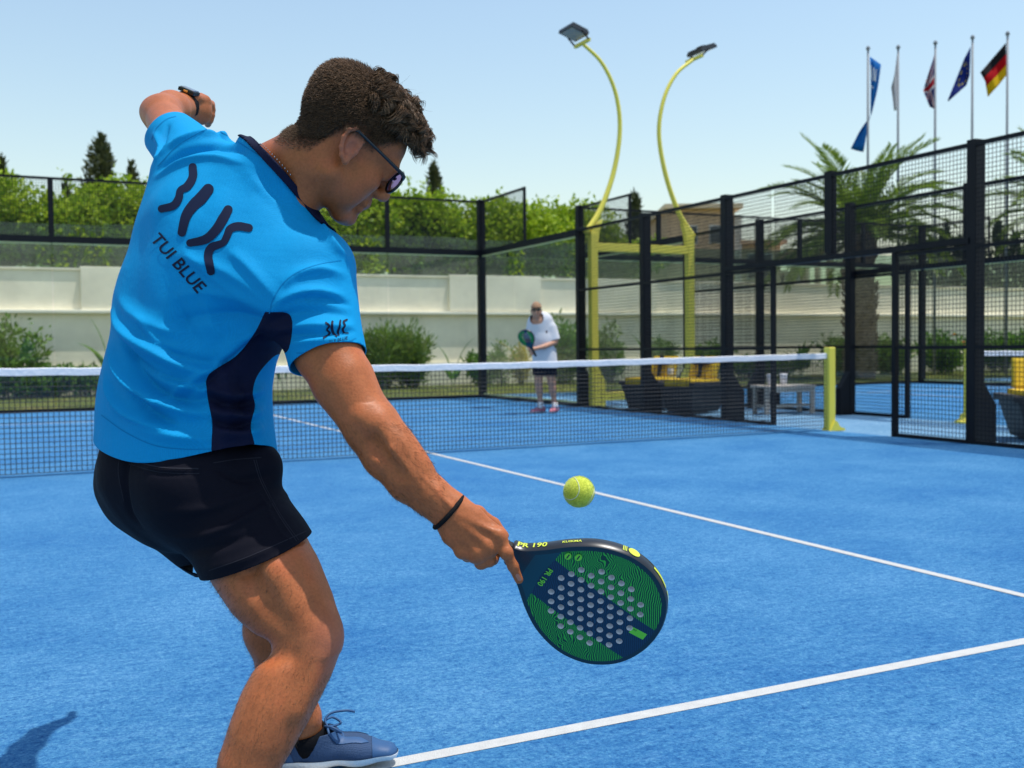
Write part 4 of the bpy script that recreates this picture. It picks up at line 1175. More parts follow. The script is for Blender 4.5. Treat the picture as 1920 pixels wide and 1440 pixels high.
# -------- left arm
def bbox(P, m): P = np.array(P); return P.min(0)-m, P.max(0)+m
LA_ = [((378, 312, 2.20), .056), ((328, 258, 2.31), .049), ((305, 217, 2.46), .042), ((306, 210, 2.50), .040)]
LF_ = [((304, 211, 2.48), .039), ((322, 204, 2.58), .041), ((346, 200, 2.69), .032)]
fl = Field(*bbox([J(*p) for p, r in LA_+LF_]+[J(420, 220, 2.83)], .10), .003)
fl.chain([(J(*p), r) for p, r in LA_], .02); fl.chain([(J(*p), r) for p, r in LF_], .02)
fl.ball(J(284, 210, 2.48), .020, None, .03)
fl.seg(J(346, 198, 2.69), J(376, 204, 2.745), (.036, .026), (.042, .026), CU, .015)
for i, (y, l) in enumerate(((192, .95), (202, 1.0), (212, .95), (221, .8))):
    a = J(376, y, 2.745); b = J(376+20*l, y+4, 2.785); c = J(372+22*l, y+12, 2.825)
    fl.chain([(a, .0115), (b, .0105), (c, .009)], .006)
fl.chain([(J(352, 190, 2.68), .013), (J(368, 184, 2.70), .011), (J(386, 188, 2.745), .010), (J(396, 197, 2.775), .008)], .008)
VL, QL = fl.mesh(2)

# -------- legs
RL = [((420, 945, 2.09), .096), ((486, 1047, 2.03), .0920), ((516, 1098, 2.0), .0860), ((552, 1154, 1.975), .0665), ((576, 1205, 1.955), .0560), ((558, 1250, 1.945), .0560), ((530, 1298, 1.93), .0590), ((507, 1343, 1.915), .0570), ((485, 1391, 1.90), .0520), ((463, 1440, 1.89), .0465), ((440, 1520, 1.87), .0370), ((424, 1592, 1.86), .0340), ((420, 1622, 1.86), .0360)]
LLg = [((300, 915, 2.25), .095), ((430, 1010, 2.33), .085), ((525, 1092, 2.38), .060), ((512, 1180, 2.42), .0625), ((532, 1262, 2.45), .0560), ((566, 1345, 2.49), .0400), ((579, 1395, 2.515), .0345), ((582, 1418, 2.525), .0370)]
fg = Field(*bbox([J(*p) for p, r in RL+LLg]+[J(640, 1200, 1.9)], .14), .0042)
fg.chain([(J(*p), r) for p, r in RL], .03); fg.chain([(J(*p), r) for p, r in LLg], .03)
fg.ball(J(607, 1192, 1.935), (.034, .027, .025), None, .03, axis=nrm(J(600, 1230, 1.93)-J(610, 1160, 1.94)))         # kneecap
fg.ball(J(500, 1330, 1.895), (.080, .034, .033), None, .03, axis=nrm(J(440, 1520, 1.87)-J(558, 1250, 1.945)))       # calf
fg.ball(J(572, 1120, 1.965), (.10, .038, .036), None, .04, axis=nrm(J(600, 1190, 1.95)-J(540, 1040, 2.0)))           # thigh front
fg.seg(J(492, 1218, 1.86), J(496, 1218, 2.02), .006, .006, None, .04, sub=True); fg.seg(J(508, 1222, 1.895), J(545, 1230, 1.885), .006, .004, None, .03, sub=True)                                     # hollow of the knee
fg.seg(J(592, 1235, 1.91), J(556, 1330, 1.885), .008, .009, None, .03); fg.seg(J(470, 1075, 1.93), J(530, 1195, 1.88), .005, .004, None, .05, sub=True)                                                # shin edge
VG, QG = fg.mesh(3)

# -------- torso under the clothes, neck and head
ft = Field(*bbox([J(180, 300, 2.4), J(680, 950, 1.9), J(300, 950, 2.0), J(520, 250, 2.2)], .05), .006)
ft.seg(J(345, 900, 2.16), J(347, 760, 2.15), (.165, .115), (.140, .100), HIPX, .05)
ft.seg(J(347, 760, 2.15), J(415, 510, 2.13), (.140, .100), (.165, .110), MIDX, .05)
ft.seg(J(415, 510, 2.13), J(470, 400, 2.12), (.165, .110), (.13, .09), SHX, .05)
ft.seg(J(400, 320, 2.18), J(575, 500, 2.06), .065, .065, None, .05)
ft.seg(J(470, 400, 2.12), J(545, 335, 2.10), .09, .068, None, .05)
ft.seg(J(420, 945, 2.09), J(300, 915, 2.25), .10, .10, None, .05)
VT, QT = ft.mesh(2)

fh = Field(*bbox([H(a, b, c) for a in (-.12, .14) for b in (-.1, .1) for c in (-.14, .15)]+[J(530, 400, 2.13)], .06), .0022)
fh.seg(J(520, 345, 2.115), J(590, 292, 2.06), .074, .060, None, .03)
fh.seg(J(590, 292, 2.06), H(-.012, 0, -.03), .060, .060, None, .03)
fh.seg(J(470, 330, 2.16), J(560, 290, 2.09), .045, .040, None, .04)                # trapezius
fh.seg(J(560, 385, 2.07), J(596, 330, 2.05), .038, .038, None, .03)
fh.ball(H(-.010, 0, .052), (.085*HS, .101*HS, .078*HS), HF, .02, axis=HU)          # cranium
fh.ball(H(.045, 0, .040), (.064, .056, .063), HF, .03, axis=HU)                    # forehead
fh.ball(H(.042, 0, -.030), (.078, .054, .058), HF, .03, axis=HU)                   # face
for s in (-1, 1):
    fh.seg(H(.000, s*.056, -.055), H(.070, s*.020, -.104), .018, .016, None, .022) # jaw
    fh.ball(H(.062, s*.043, -.022), (.022, .026, .022), HF, .025, axis=HU)         # cheekbone
    fh.ball(H(.050, s*.040, -.062), (.026, .028, .022), HF, .025, axis=HU)
    fh.ball(H(.096, s*.034, .006), .014, None, .012, sub=True)                     # eye socket
    fh.ball(H(.088, s*.034, .006), (.0115, .0125, .0125), HF, .006, axis=HU)       # closed lid over the eye
    fh.ball(H(.106, s*.013, -.030), (.009, .013, .008), HF, .010, axis=HU)         # nostril wing
fh.seg(H(.090, -.040, .027), H(.090, .040, .027), .012, .012, None, .02)           # brow
fh.seg(H(.097, 0, .024), H(.117, 0, -.020), (.009, .010), (.011, .011), HL, .014)  # nose
fh.ball(H(.1175, 0, -.024), .0120, None, .010)
for s in (-1, 1): fh.ball(H(.112, s*.007, -.0365), .0042, None, .004, sub=True)
fh.ball(H(.087, 0, -.058), (.020, .018, .024), HL, .015, axis=HU)
fh.seg(H(.0955, -.018, -.0620), H(.0955, .018, -.0620), .0068, .0068, None, .006)    # lips
fh.seg(H(.0930, -.016, -.0745), H(.0930, .016, -.0745), .0076, .0076, None, .006)
fh.ball(H(.083, 0, -.101), (.018, .019, .024), HL, .022, axis=HU)                  # chin
# ear: rim, lobe, hollow
ES = -1
def E_(f, u, o=0.0): return H(-.006+f*.97+u*-.22, ES*(.0785+o-.25*f), .002+u*.97+f*.2)
fh.ball(E_(.002, .002, .000), (.029, .017, .006), HF, .006, axis=nrm(HU-.25*HF))
rim = [(.016, .006), (.019, .020), (.010, .032), (-.004, .034), (-.016, .026), (-.0195, .010), (-.016, -.008), (-.009, -.021), (.001, -.029)]
for a, b in zip(rim[:-1], rim[1:]): fh.seg(E_(*a, .005), E_(*b, .005), .0040, .0040, None, .004)
fh.ball(E_(.004, -.027, .003), (.009, .007, .0045), HF, .004, axis=HU)
fh.ball(E_(.004, .002, .007), (.013, .0085, .0065), HF, .004, sub=True, axis=HU)
fh.ball(E_(.002, .019, .007), (.006, .008, .004), HF, .004, sub=True, axis=HU)
fh.ball(E_(.015, -.004, .004), (.006, .004, .004), HF, .004, axis=HU)
VH, QH = fh.mesh(1)

Vb = np.concatenate([VA, VL, VG, VT, VH]); o_ = 0; Qb = []
for V_, Q_ in ((VA, QA), (VL, QL), (VG, QG), (VT, QT), (VH, QH)): Qb.append(Q_+o_); o_ += len(V_)
body = put('body', Vb, np.concatenate(Qb), M_SKIN)
# stubble tint on scalp and beard: part of the skin's own colour
def headco(V): d = (np.asarray(V)-H0)/HS; return np.stack([d@HF, d@HL, d@HU], 1)
hc = headco(VH)
def hairline(c):
    """signed: > 0 inside the hair"""
    f, l, u = c[:, 0], c[:, 1], c[:, 2]
    low = np.interp(f, [-.13, -.096, -.075, -.054, -.043, -.034, -.02, .0, .02, .032, .05, .066, .078, .10], [-.058, -.058, -.050, -.038, -.004, .022, .034, .036, .034, .034, .056, .078, .092, .096])
    return u-low
hs = hairline(hc)
stub = np.clip((hs+.020)/.03, 0, 1)*.9*(hc[:, 1] > -.2)
beard = np.clip((-.028-hc[:, 2]-np.clip(.035-hc[:, 0], 0, 1)*.3)/.03, 0, 1)*np.clip((hc[:, 0]-.0)/.02, 0, 1)*np.clip((hc[:, 2]+.15)/.03, 0, 1)*.32
flat = np.zeros(len(Vb)); flat[-len(VH):] = np.maximum(stub, beard); set_attr(body, 'stubble', flat)
fl_ = np.zeros(len(Vb)); ear_ = np.exp(-((hc[:, 0]+.006)**2+(hc[:, 2]-.004)**2)/.0011)*(hc[:, 1] < -.078)
fl_[-len(VH):] = .55*np.clip(ear_, 0, 1)
kn = np.exp(-((VG-J(625, 1200, 1.92))**2).sum(1)/.0018)*.5; i0 = len(VA)+len(VL); fl_[i0:i0+len(VG)] = kn
set_attr(body, 'flush', fl_)

# -------- shirt
fs = Field(*bbox([J(180, 240, 2.4), J(700, 900, 1.88), J(200, 900, 2.3), J(640, 230, 2.1)], .07), .0042)
fs.seg(J(345, 880, 2.155), J(343, 790, 2.16), (.206, .168), (.190, .145), HIPX, .06)
fs.seg(J(360, 850, 2.07), J(360, 760, 2.08), .085, .06, None, .06)
fs.seg(J(448, 848, 2.06), J(440, 770, 2.07), .068, .05, None, .06)
fs.seg(J(343, 790, 2.16), J(347, 705, 2.15), (.188, .140), (.172, .128), HIPX, .06)
fs.seg(J(347, 705, 2.15), J(372, 620, 2.14), (.172, .128), (.172, .125), nrm(HIPX*.8+SHX*.2), .06)
fs.seg(J(374, 620, 2.14), J(416, 520, 2.13), (.170, .125), (.174, .125), MIDX, .06)
fs.seg(J(416, 520, 2.13), J(460, 425, 2.12), (.174, .125), (.155, .105), SHX, .06)
fs.seg(J(450, 420, 2.14), J(505, 352, 2.12), (.140, .10), (.10, .08), SHX, .06)
fs.seg(J(400, 335, 2.17), J(575, 500, 2.05), .082, .082, None, .05)
fs.seg(J(430, 460, 2.07), J(540, 560, 2.0), .085, .075, None, .06)                # right shoulder blade
fs.seg(J(352, 410, 2.11), J(380, 560, 2.09), .072, .072, None, .06)                # left side of the back
fs.seg(J(582, 515, 2.04), J(617, 690, 1.973), (.086, .082), (.074, .071), CR, .04)
fs.seg(J(334, 335, 2.19), J(278, 560, 2.15), .055, .058, None, .06)
fs.seg(J(380, 318, 2.20), J(317, 252, 2.315), .077, .059, None, .04)
fs.seg(J(500, 350, 2.12), J(560, 300, 2.08), .084, .078, None, .04)
VS, QS = fs.mesh(6)
TS = tris(QS)
NS = vnormals(VS, QS)
wr0 = Wrap(VS, TS)
# folds: drawn as lines over the cloth, each a rounded ridge (or valley) in its surface
folds = [
 ([(212, 585), (236, 625), (290, 660), (360, 690), (432, 702)], 9, .013), ([(205, 650), (226, 700), (268, 742), (330, 768), (395, 778)], 9, .013),
 ([(238, 650), (262, 700), (300, 735), (352, 752), (402, 748)], 7, -.011), ([(196, 700), (215, 752), (262, 792), (330, 818), (396, 826)], 9, .011),
 ([(252, 742), (285, 772), (330, 795)], 7, -.010), ([(300, 640), (330, 668), (388, 682), (440, 676)], 7, -.008),
 ([(392, 720), (412, 738), (455, 742), (492, 728)], 8, .012), ([(396, 762), (420, 780), (462, 782), (490, 768)], 8, .012), ([(400, 800), (430, 815), (470, 812), (492, 800)], 8, .010),
 ([(394, 742), (430, 760), (488, 750)], 6, -.010), ([(398, 783), (430, 800), (486, 786)], 6, -.010),
 ([(505, 588), (450, 560), (390, 548), (330, 555)], 9, .006), ([(510, 575), (455, 530), (400, 500), (330, 480)], 9, .006), ([(500, 600), (440, 590), (380, 592), (300, 610)], 8, -.006),
 ([(520, 560), (470, 505), (430, 470)], 8, .005), ([(520, 610), (455, 628), (405, 668)], 8, .006),
 ([(292, 300), (322, 272), (372, 256), (432, 258), (480, 280)], 6, .009), ([(300, 318), (345, 285), (400, 274), (460, 285)], 6, -.008), ([(292, 332), (340, 305), (400, 296), (455, 305)], 6, .006),
 ([(288, 250), (300, 270), (294, 298)], 5, .006), ([(315, 232), (305, 262), (300, 292)], 5, -.006),
 ([(505, 590), (540, 560), (588, 548), (640, 555)], 7, .008), ([(510, 605), (552, 588), (602, 584), (655, 590)], 7, -.005), ([(516, 620), (560, 612), (612, 612), (660, 612)], 7, .006), ([(530, 540), (560, 515), (600, 505), (645, 515)], 7, .006),
 ([(540, 645), (590, 640), (645, 628)], 6, .005), ([(600, 410), (612, 440), (630, 465), (648, 480)], 6, .006), ([(470, 330), (520, 380), (575, 425)], 8, .004),
 ([(222, 560), (250, 590), (300, 615), (350, 625)], 9, .007), ([(330, 560), (345, 610), (380, 650)], 10, -.006), ([(385, 555), (395, 600), (420, 640)], 10, .005),
 ([(480, 300), (500, 350), (545, 400), (590, 440)], 10, -.005), ([(420, 700), (428, 760), (424, 830)], 7, .007), ([(448, 700), (458, 760), (452, 830)], 7, -.006),
]
folds += [([(500, 600), (452, 640), (396, 690), (330, 735), (268, 770)], 5, .0055), ([(506, 608), (458, 652), (402, 704), (340, 752)], 4, -.0045), ([(200, 668), (232, 720), (282, 758), (350, 780)], 4, -.006),
 ([(218, 618), (250, 668), (305, 705), (372, 722)], 4, -.006), ([(196, 735), (228, 778), (285, 806), (345, 816)], 4, -.005), ([(282, 690), (318, 716), (372, 730), (395, 728)], 5, .006), ([(262, 598), (300, 640), (352, 660)], 5, .005),
 ([(345, 470), (400, 520), (460, 556), (505, 580)], 6, .004), ([(520, 575), (560, 560), (612, 560), (655, 572)], 4, -.005), ([(522, 632), (570, 628), (620, 630), (662, 620)], 4, -.004), ([(300, 288), (340, 262), (392, 252), (440, 268)], 4, -.005)]
disp = np.zeros(len(VS))
for line, wpx, amp in folds:
    pts = []
    for q in catmull([(*p, 0) for p in line], 26):
        h_ = wr0.hit(q[0], q[1], 0)
        if h_ is not None: pts.append(h_[0])
    if len(pts) < 2: continue
    P_ = np.array(pts); tt = np.linspace(0, 1, len(P_)); w = wpx*.00155
    near = np.where(((VS > P_.min(0)-.06) & (VS < P_.max(0)+.06)).all(1))[0]
    D2 = ((VS[near][:, None, :]-P_[None])**2).sum(2); j = D2.argmin(1); dd = np.sqrt(D2[np.arange(len(near)), j])
    disp[near] += 2.0*amp*np.exp(-(dd/w)**1.6)*np.sin(np.clip(tt[j]*.94+.03, 0, 1)*math.pi)**.7
# soft random creases
sx_ = VS@nrm(.5*CR+.8*CU+.3*CF); sy_ = VS@nrm(.8*CR-.5*CU+.2*CF)
disp += .0010*np.sin(sx_*34+2.1*np.sin(sy_*13)+1.0)*np.sin(sy_*19+1.7*np.sin(sx_*11))+.0005*np.sin(sx_*58+sy_*24+2*np.sin(sy_*22))
VS = VS+NS*disp[:, None]
VS = lap(VS, QS, 1)
pxS, zS = proj_px(VS)
# openings: hem, neck, cuffs
hemN = nrm(.17*CR+.98*CU); s_hem = (VS-J(341, 832, 2.16))@hemN+.004*np.sin((VS@HIPX)*22)+.036*np.clip(1-(((VS-J(341, 832, 2.16))@HIPX)/.17)**2, -1, 1)
nkN = nrm(.74*CR+.66*CU+.12*CF); s_nk = -((VS-J(534, 332, 2.09))@nkN)
raN = nrm(J(614, 662, 1.984)-J(582, 515, 2.04)); s_ra = -((VS-J(615, 674, 1.978))@nrm(raN+.05*CR))
laN = nrm(.63*CR*-1+.70*CU+.35*CF); s_la = -((VS-J(318, 250, 2.31))@laN); far = (np.linalg.norm(VS-J(318, 250, 2.31), axis=1) > .13); s_la = np.where(far, 1, s_la)
s_ra = np.where(np.linalg.norm(VS-J(613, 661, 1.984), axis=1) > .13, 1, s_ra)
s_nk = np.where(np.linalg.norm(VS-J(534, 332, 2.09), axis=1) > .16, 1, s_nk)
# side panel: a navy gusset under the right arm down to the hem
poly = np.array([(497, 585), (545, 592), (541, 655), (514, 668), (484, 702), (474, 735), (478, 762), (470, 800), (474, 850), (403, 868), (398, 790), (388, 735), (392, 702), (442, 668), (475, 628)], float)
poly = np.array(catmull([(*q, 0) for q in poly[:11]], 5)+catmull([(*q, 0) for q in poly[10:]]+[(*poly[0], 0)], 5)[1:-1])[:, :2]
def sdpoly(p, v):
    d = np.full(len(p), 1e9); s = np.ones(len(p))
    for i in range(len(v)):
        a, b = v[i], v[i-1]; e = b-a; w = p-a
        t = np.clip((w@e)/(e@e), 0, 1)[:, None]; d = np.minimum(d, ((w-e*t)**2).sum(1))
        c1 = p[:, 1] >= a[1]; c2 = p[:, 1] < b[1]; c3 = e[0]*w[:, 1] > e[1]*w[:, 0]
        f = (c1 & c2 & c3) | (~c1 & ~c2 & ~c3); s = np.where(f, -s, s)
    return s*np.sqrt(d)
NS = vnormals(VS, QS); face = -(NS*(VS-CAM)).sum(1)/np.linalg.norm(VS-CAM, axis=1)
s_side = -sdpoly(pxS, poly); s_side = np.where(face < -.05, -5, s_side)
sleeve = ((VS-J(613, 661, 1.984))@CF < -.2)
T1 = TS
Vc, Tc, (c_nk, c_ra, c_la, c_side) = clip(VS, T1, s_hem, [s_nk, s_ra, s_la, s_side])
Vc, Tc, (c_nk, c_la, c_side) = clip(Vc, Tc, c_ra, [c_nk, c_la, c_side])
Vc, Tc, (c_nk, c_side) = clip(Vc, Tc, c_la, [c_nk, c_side])
Vc, Tc, (c_nk, c_side) = clip(Vc, Tc, c_nk, [c_nk, c_side])
wr = Wrap(Vc, Tc)
Vm, Tm, (m_side,) = clip(Vc, Tc, c_nk-.014, [c_side])
Vcol, Tcol, _ = clip(Vc, Tc, .0145-c_nk, [c_nk])
Vmain, Tmain, _ = clip(Vm, Tm, -m_side)
Vside, Tside, _ = clip(Vm, Tm, m_side)
def solid(o, t, off=0.0):
    md = o.modifiers.new('thickness', 'SOLIDIFY'); md.thickness = t; md.offset = off; return o
shirt = solid(put('shirt', Vmain, Tmain, M_SHIRT), .0024, -1)
sd = solid(pydata('side_panel', Vside-PB, Tside, M_NAVY, shirt, True), .0024, -1)
co = solid(pydata('collar', Vcol-PB, Tcol, M_NAVY, shirt, True), .0055, .6)
for o, l in ((sd, 'navy side gusset of the shirt'), (co, 'navy ribbed collar of the shirt')): o['label'] = l

# prints on the back
def pr(name, strokes, parent=shirt, lift=.0016, mat=None):
    for pts, w in strokes:
        V_, F_ = stroke(wr, pts, w, lift)
        if F_: pydata(name, np.array(V_)-PB, F_, mat or M_PRINT, parent, True)
big = [
 ([(362, 314), (362, 333), (352, 350), (339, 358), (336, 372), (326, 386), (304, 392)], [15, 16, 16, 13, 15, 15, 14]),
 ([(391, 356), (377, 373), (364, 385), (350, 405), (342, 436)], [21, 23, 21, 19, 16]),
 ([(428, 394), (418, 412), (405, 432), (386, 449), (357, 456)], [17, 19, 18, 17, 14]),
 ([(467, 428), (447, 425), (432, 430), (426, 443), (418, 456), (398, 464), (391, 480), (396, 509)], [15, 16, 15, 14, 13, 16, 16, 15])]
pr('back_print', big)
def text_on(body, org, ex, ey, size, name, parent=shirt, bold=.012, w=None, mat=None, lift=.0016):
    V2, F2 = text_mesh(body, bold); w = w or wr
    ex = nrm(ex); ey = nrm(ey); out = []; 
    for x, y in V2:
        p = np.array(org)+ex*x*size+ey*y*size; h_ = w.hit(p[0], p[1], lift); out.append(h_[0] if h_ else None)
    F2 = [f for f in F2 if all(out[i] is not None for i in f)]
    out = [v if v is not None else PB for v in out]
    return pydata(name, np.array(out)-PB, F2, mat or M_PRINT, parent)
text_on('TUI BLUE', (282, 449), (.66, .755), (.80, -.60), 33, 'back_lettering')
sm = [([(611, 606), (617, 611), (613, 618), (618, 624), (613, 630), (607, 634)], [3.2, 4, 3.2, 4, 3.6, 3]), ([(623, 604), (622, 615), (625, 625), (631, 631)], [4, 5, 4.5, 3]),
      ([(638, 602), (636, 613), (633, 622), (635, 629)], [3.4, 4, 4.2, 3]), ([(650, 600), (644, 604), (646, 611), (642, 617), (645, 624), (652, 625)], [3.2, 4, 3.2, 4, 3.6, 3])]
pr('sleeve_print', sm, lift=.0015)
text_on('TUI BLUE', (616, 645), (.97, -.22), (-.05, -1), 9.0, 'sleeve_lettering', bold=.0)

# stitched seams and hems
M_SEAM = plain('blue_stitching', (.002, .19, .44), .8, var=.1, spec=.1)
for pts in ([(190, 778), (235, 810), (290, 835), (345, 842), (396, 842)], [(505, 588), (512, 562), (532, 530), (562, 508), (600, 495), (640, 488)], [(486, 292), (440, 262), (400, 240)],
            [(556, 662), (590, 660), (630, 650), (668, 634)], [(296, 312), (330, 276), (372, 250), (402, 236)], [(284, 262), (294, 240), (312, 224), (330, 218)]):
    V_, F_ = stroke(wr, pts, 1.7, .0006, ends=False, cols=3)
    if F_: pydata('seam', np.array(V_)-PB, F_, M_SEAM, shirt)
# -------- shorts
fp = Field(*bbox([J(160, 760, 2.35), J(600, 1110, 1.9), J(160, 1110, 2.1), J(600, 760, 2.4)], .07), .0045)
fp.seg(J(338, 790, 2.16), J(340, 835, 2.16), (.150, .105), (.160, .115), HIPX, .05)
fp.seg(J(340, 835, 2.16), J(343, 900, 2.16), (.160, .115), (.176, .130), HIPX, .05)
fp.ball(J(279, 882, 2.13), .094, None, .06); fp.ball(J(356, 910, 2.05), .098, None, .06)
fp.seg(J(392, 900, 2.10), J(486, 1049, 2.03), (.120, .115), (.107, .103), nrm(.87*CR+.49*CU), .05)
fp.seg(J(486, 1049, 2.03), J(520, 1105, 2.005), (.107, .103), (.108, .103), nrm(.87*CR+.49*CU), .03)
fp.seg(J(285, 900, 2.25), J(400, 985, 2.315), .118, .108, None, .05); fp.seg(J(400, 985, 2.315), J(440, 1018, 2.34), .108, .105, None, .03)
fp.ball(J(492, 880, 2.05), (.040, .026, .03), None, .04)
fp.seg(J(455, 885, 2.07), J(492, 872, 2.05), .045, .030, None, .04)
VP, QP = fp.mesh(4); TP = tris(QP); NP = vnormals(VP, QP); wp0 = Wrap(VP, TP); dp = np.zeros(len(VP))
for line, wpx, amp in [([(330, 1010), (400, 1000), (470, 968), (540, 925)], 8, .008), ([(345, 1035), (420, 1022), (500, 985)], 8, -.007), ([(300, 960), (380, 955), (460, 930), (520, 900)], 9, .006),
                       ([(405, 878), (450, 900), (500, 893)], 7, -.007), ([(470, 860), (480, 910), (520, 990), (548, 1020)], 3, .003), ([(240, 860), (300, 880), (380, 880)], 4, .003), ([(240, 868), (300, 889), (380, 888)], 4, -.003),
                       ([(260, 800), (235, 880), (240, 950), (262, 985)], 9, -.008), ([(385, 1070), (470, 1045), (560, 1000)], 8, .004)]:
    pts = [h_[0] for h_ in (wp0.hit(q[0], q[1], 0) for q in catmull([(*p, 0) for p in line], 26)) if h_ is not None]
    if len(pts) < 2: continue
    P_ = np.array(pts); tt = np.linspace(0, 1, len(P_)); near = np.where(((VP > P_.min(0)-.06) & (VP < P_.max(0)+.06)).all(1))[0]
    D2 = ((VP[near][:, None, :]-P_[None])**2).sum(2); j = D2.argmin(1); dd = np.sqrt(D2[np.arange(len(near)), j])
    dp[near] += amp*np.exp(-(dd/(wpx*.00108))**2)*np.sin(np.clip(tt[j]*.94+.03, 0, 1)*math.pi)**.7
sx_ = VP@nrm(.5*CR+.8*CU+.3*CF); sy_ = VP@nrm(.8*CR-.5*CU+.2*CF)
dp += .0010*np.sin(sx_*40+2.1*np.sin(sy_*21)+1.0)*np.sin(sy_*23+1.7*np.sin(sx_*17))
VP = VP+NP*dp[:, None]
thr = nrm(.372*CR*1.0-.928*CU*1.0+0*CF)
s_r = -((VP-J(480, 1040, 2.03))@nrm(.366*CR-.93*CU+.10*CF))
s_r = np.where(((VP-J(400, 985, 2.2))@CF) > .06, 1, s_r)
la2 = nrm(J(440, 1018, 2.34)-J(285, 900, 2.25)); s_l = -((VP-J(425, 1005, 2.33))@la2); s_l = np.where(((VP-J(400, 985, 2.2))@CF) < .06, 1, s_l)
Vp, Tp, (s_l,) = clip(VP, TP, s_r, [s_l]); Vp, Tp, _ = clip(Vp, Tp, s_l)
shorts = solid(put('shorts', Vp, Tp, M_SHORT), .003, -1)

wps = Wrap(Vp, Tp); M_SEAM2 = plain('grey_stitching', (.020, .020, .028), .8, var=.1, spec=.1)
for pts, w in (([(240, 862), (300, 876), (372, 879)], 2.4), ([(242, 870), (300, 885), (374, 888)], 1.6), ([(476, 862), (490, 905), (522, 965), (556, 1015)], 1.6), ([(480, 862), (494, 905), (526, 965), (560, 1013)], 1.2), ([(392, 1070), (470, 1042), (574, 996)], 1.6),
               ([(232, 830), (222, 880), (232, 940)], 1.5), ([(400, 868), (440, 862), (490, 858)], 1.5)):
    V_, F_ = stroke(wps, pts, w, .0006, ends=False, cols=3)
    if F_: pydata('seam', np.array(V_)-PB, F_, M_SEAM2, shorts)
# nail of the pointing finger
wa = Wrap(VA, tris(QA)); M_NAIL = plain('fingernail', (.44, .17, .10), .35, var=.05)
V_, F_ = stroke(wa, [(970, 1079), (974, 1086)], 7, .0004, n=4)
if F_: pydata('fingernail', np.array(V_)-PB, F_, M_NAIL, body, True)
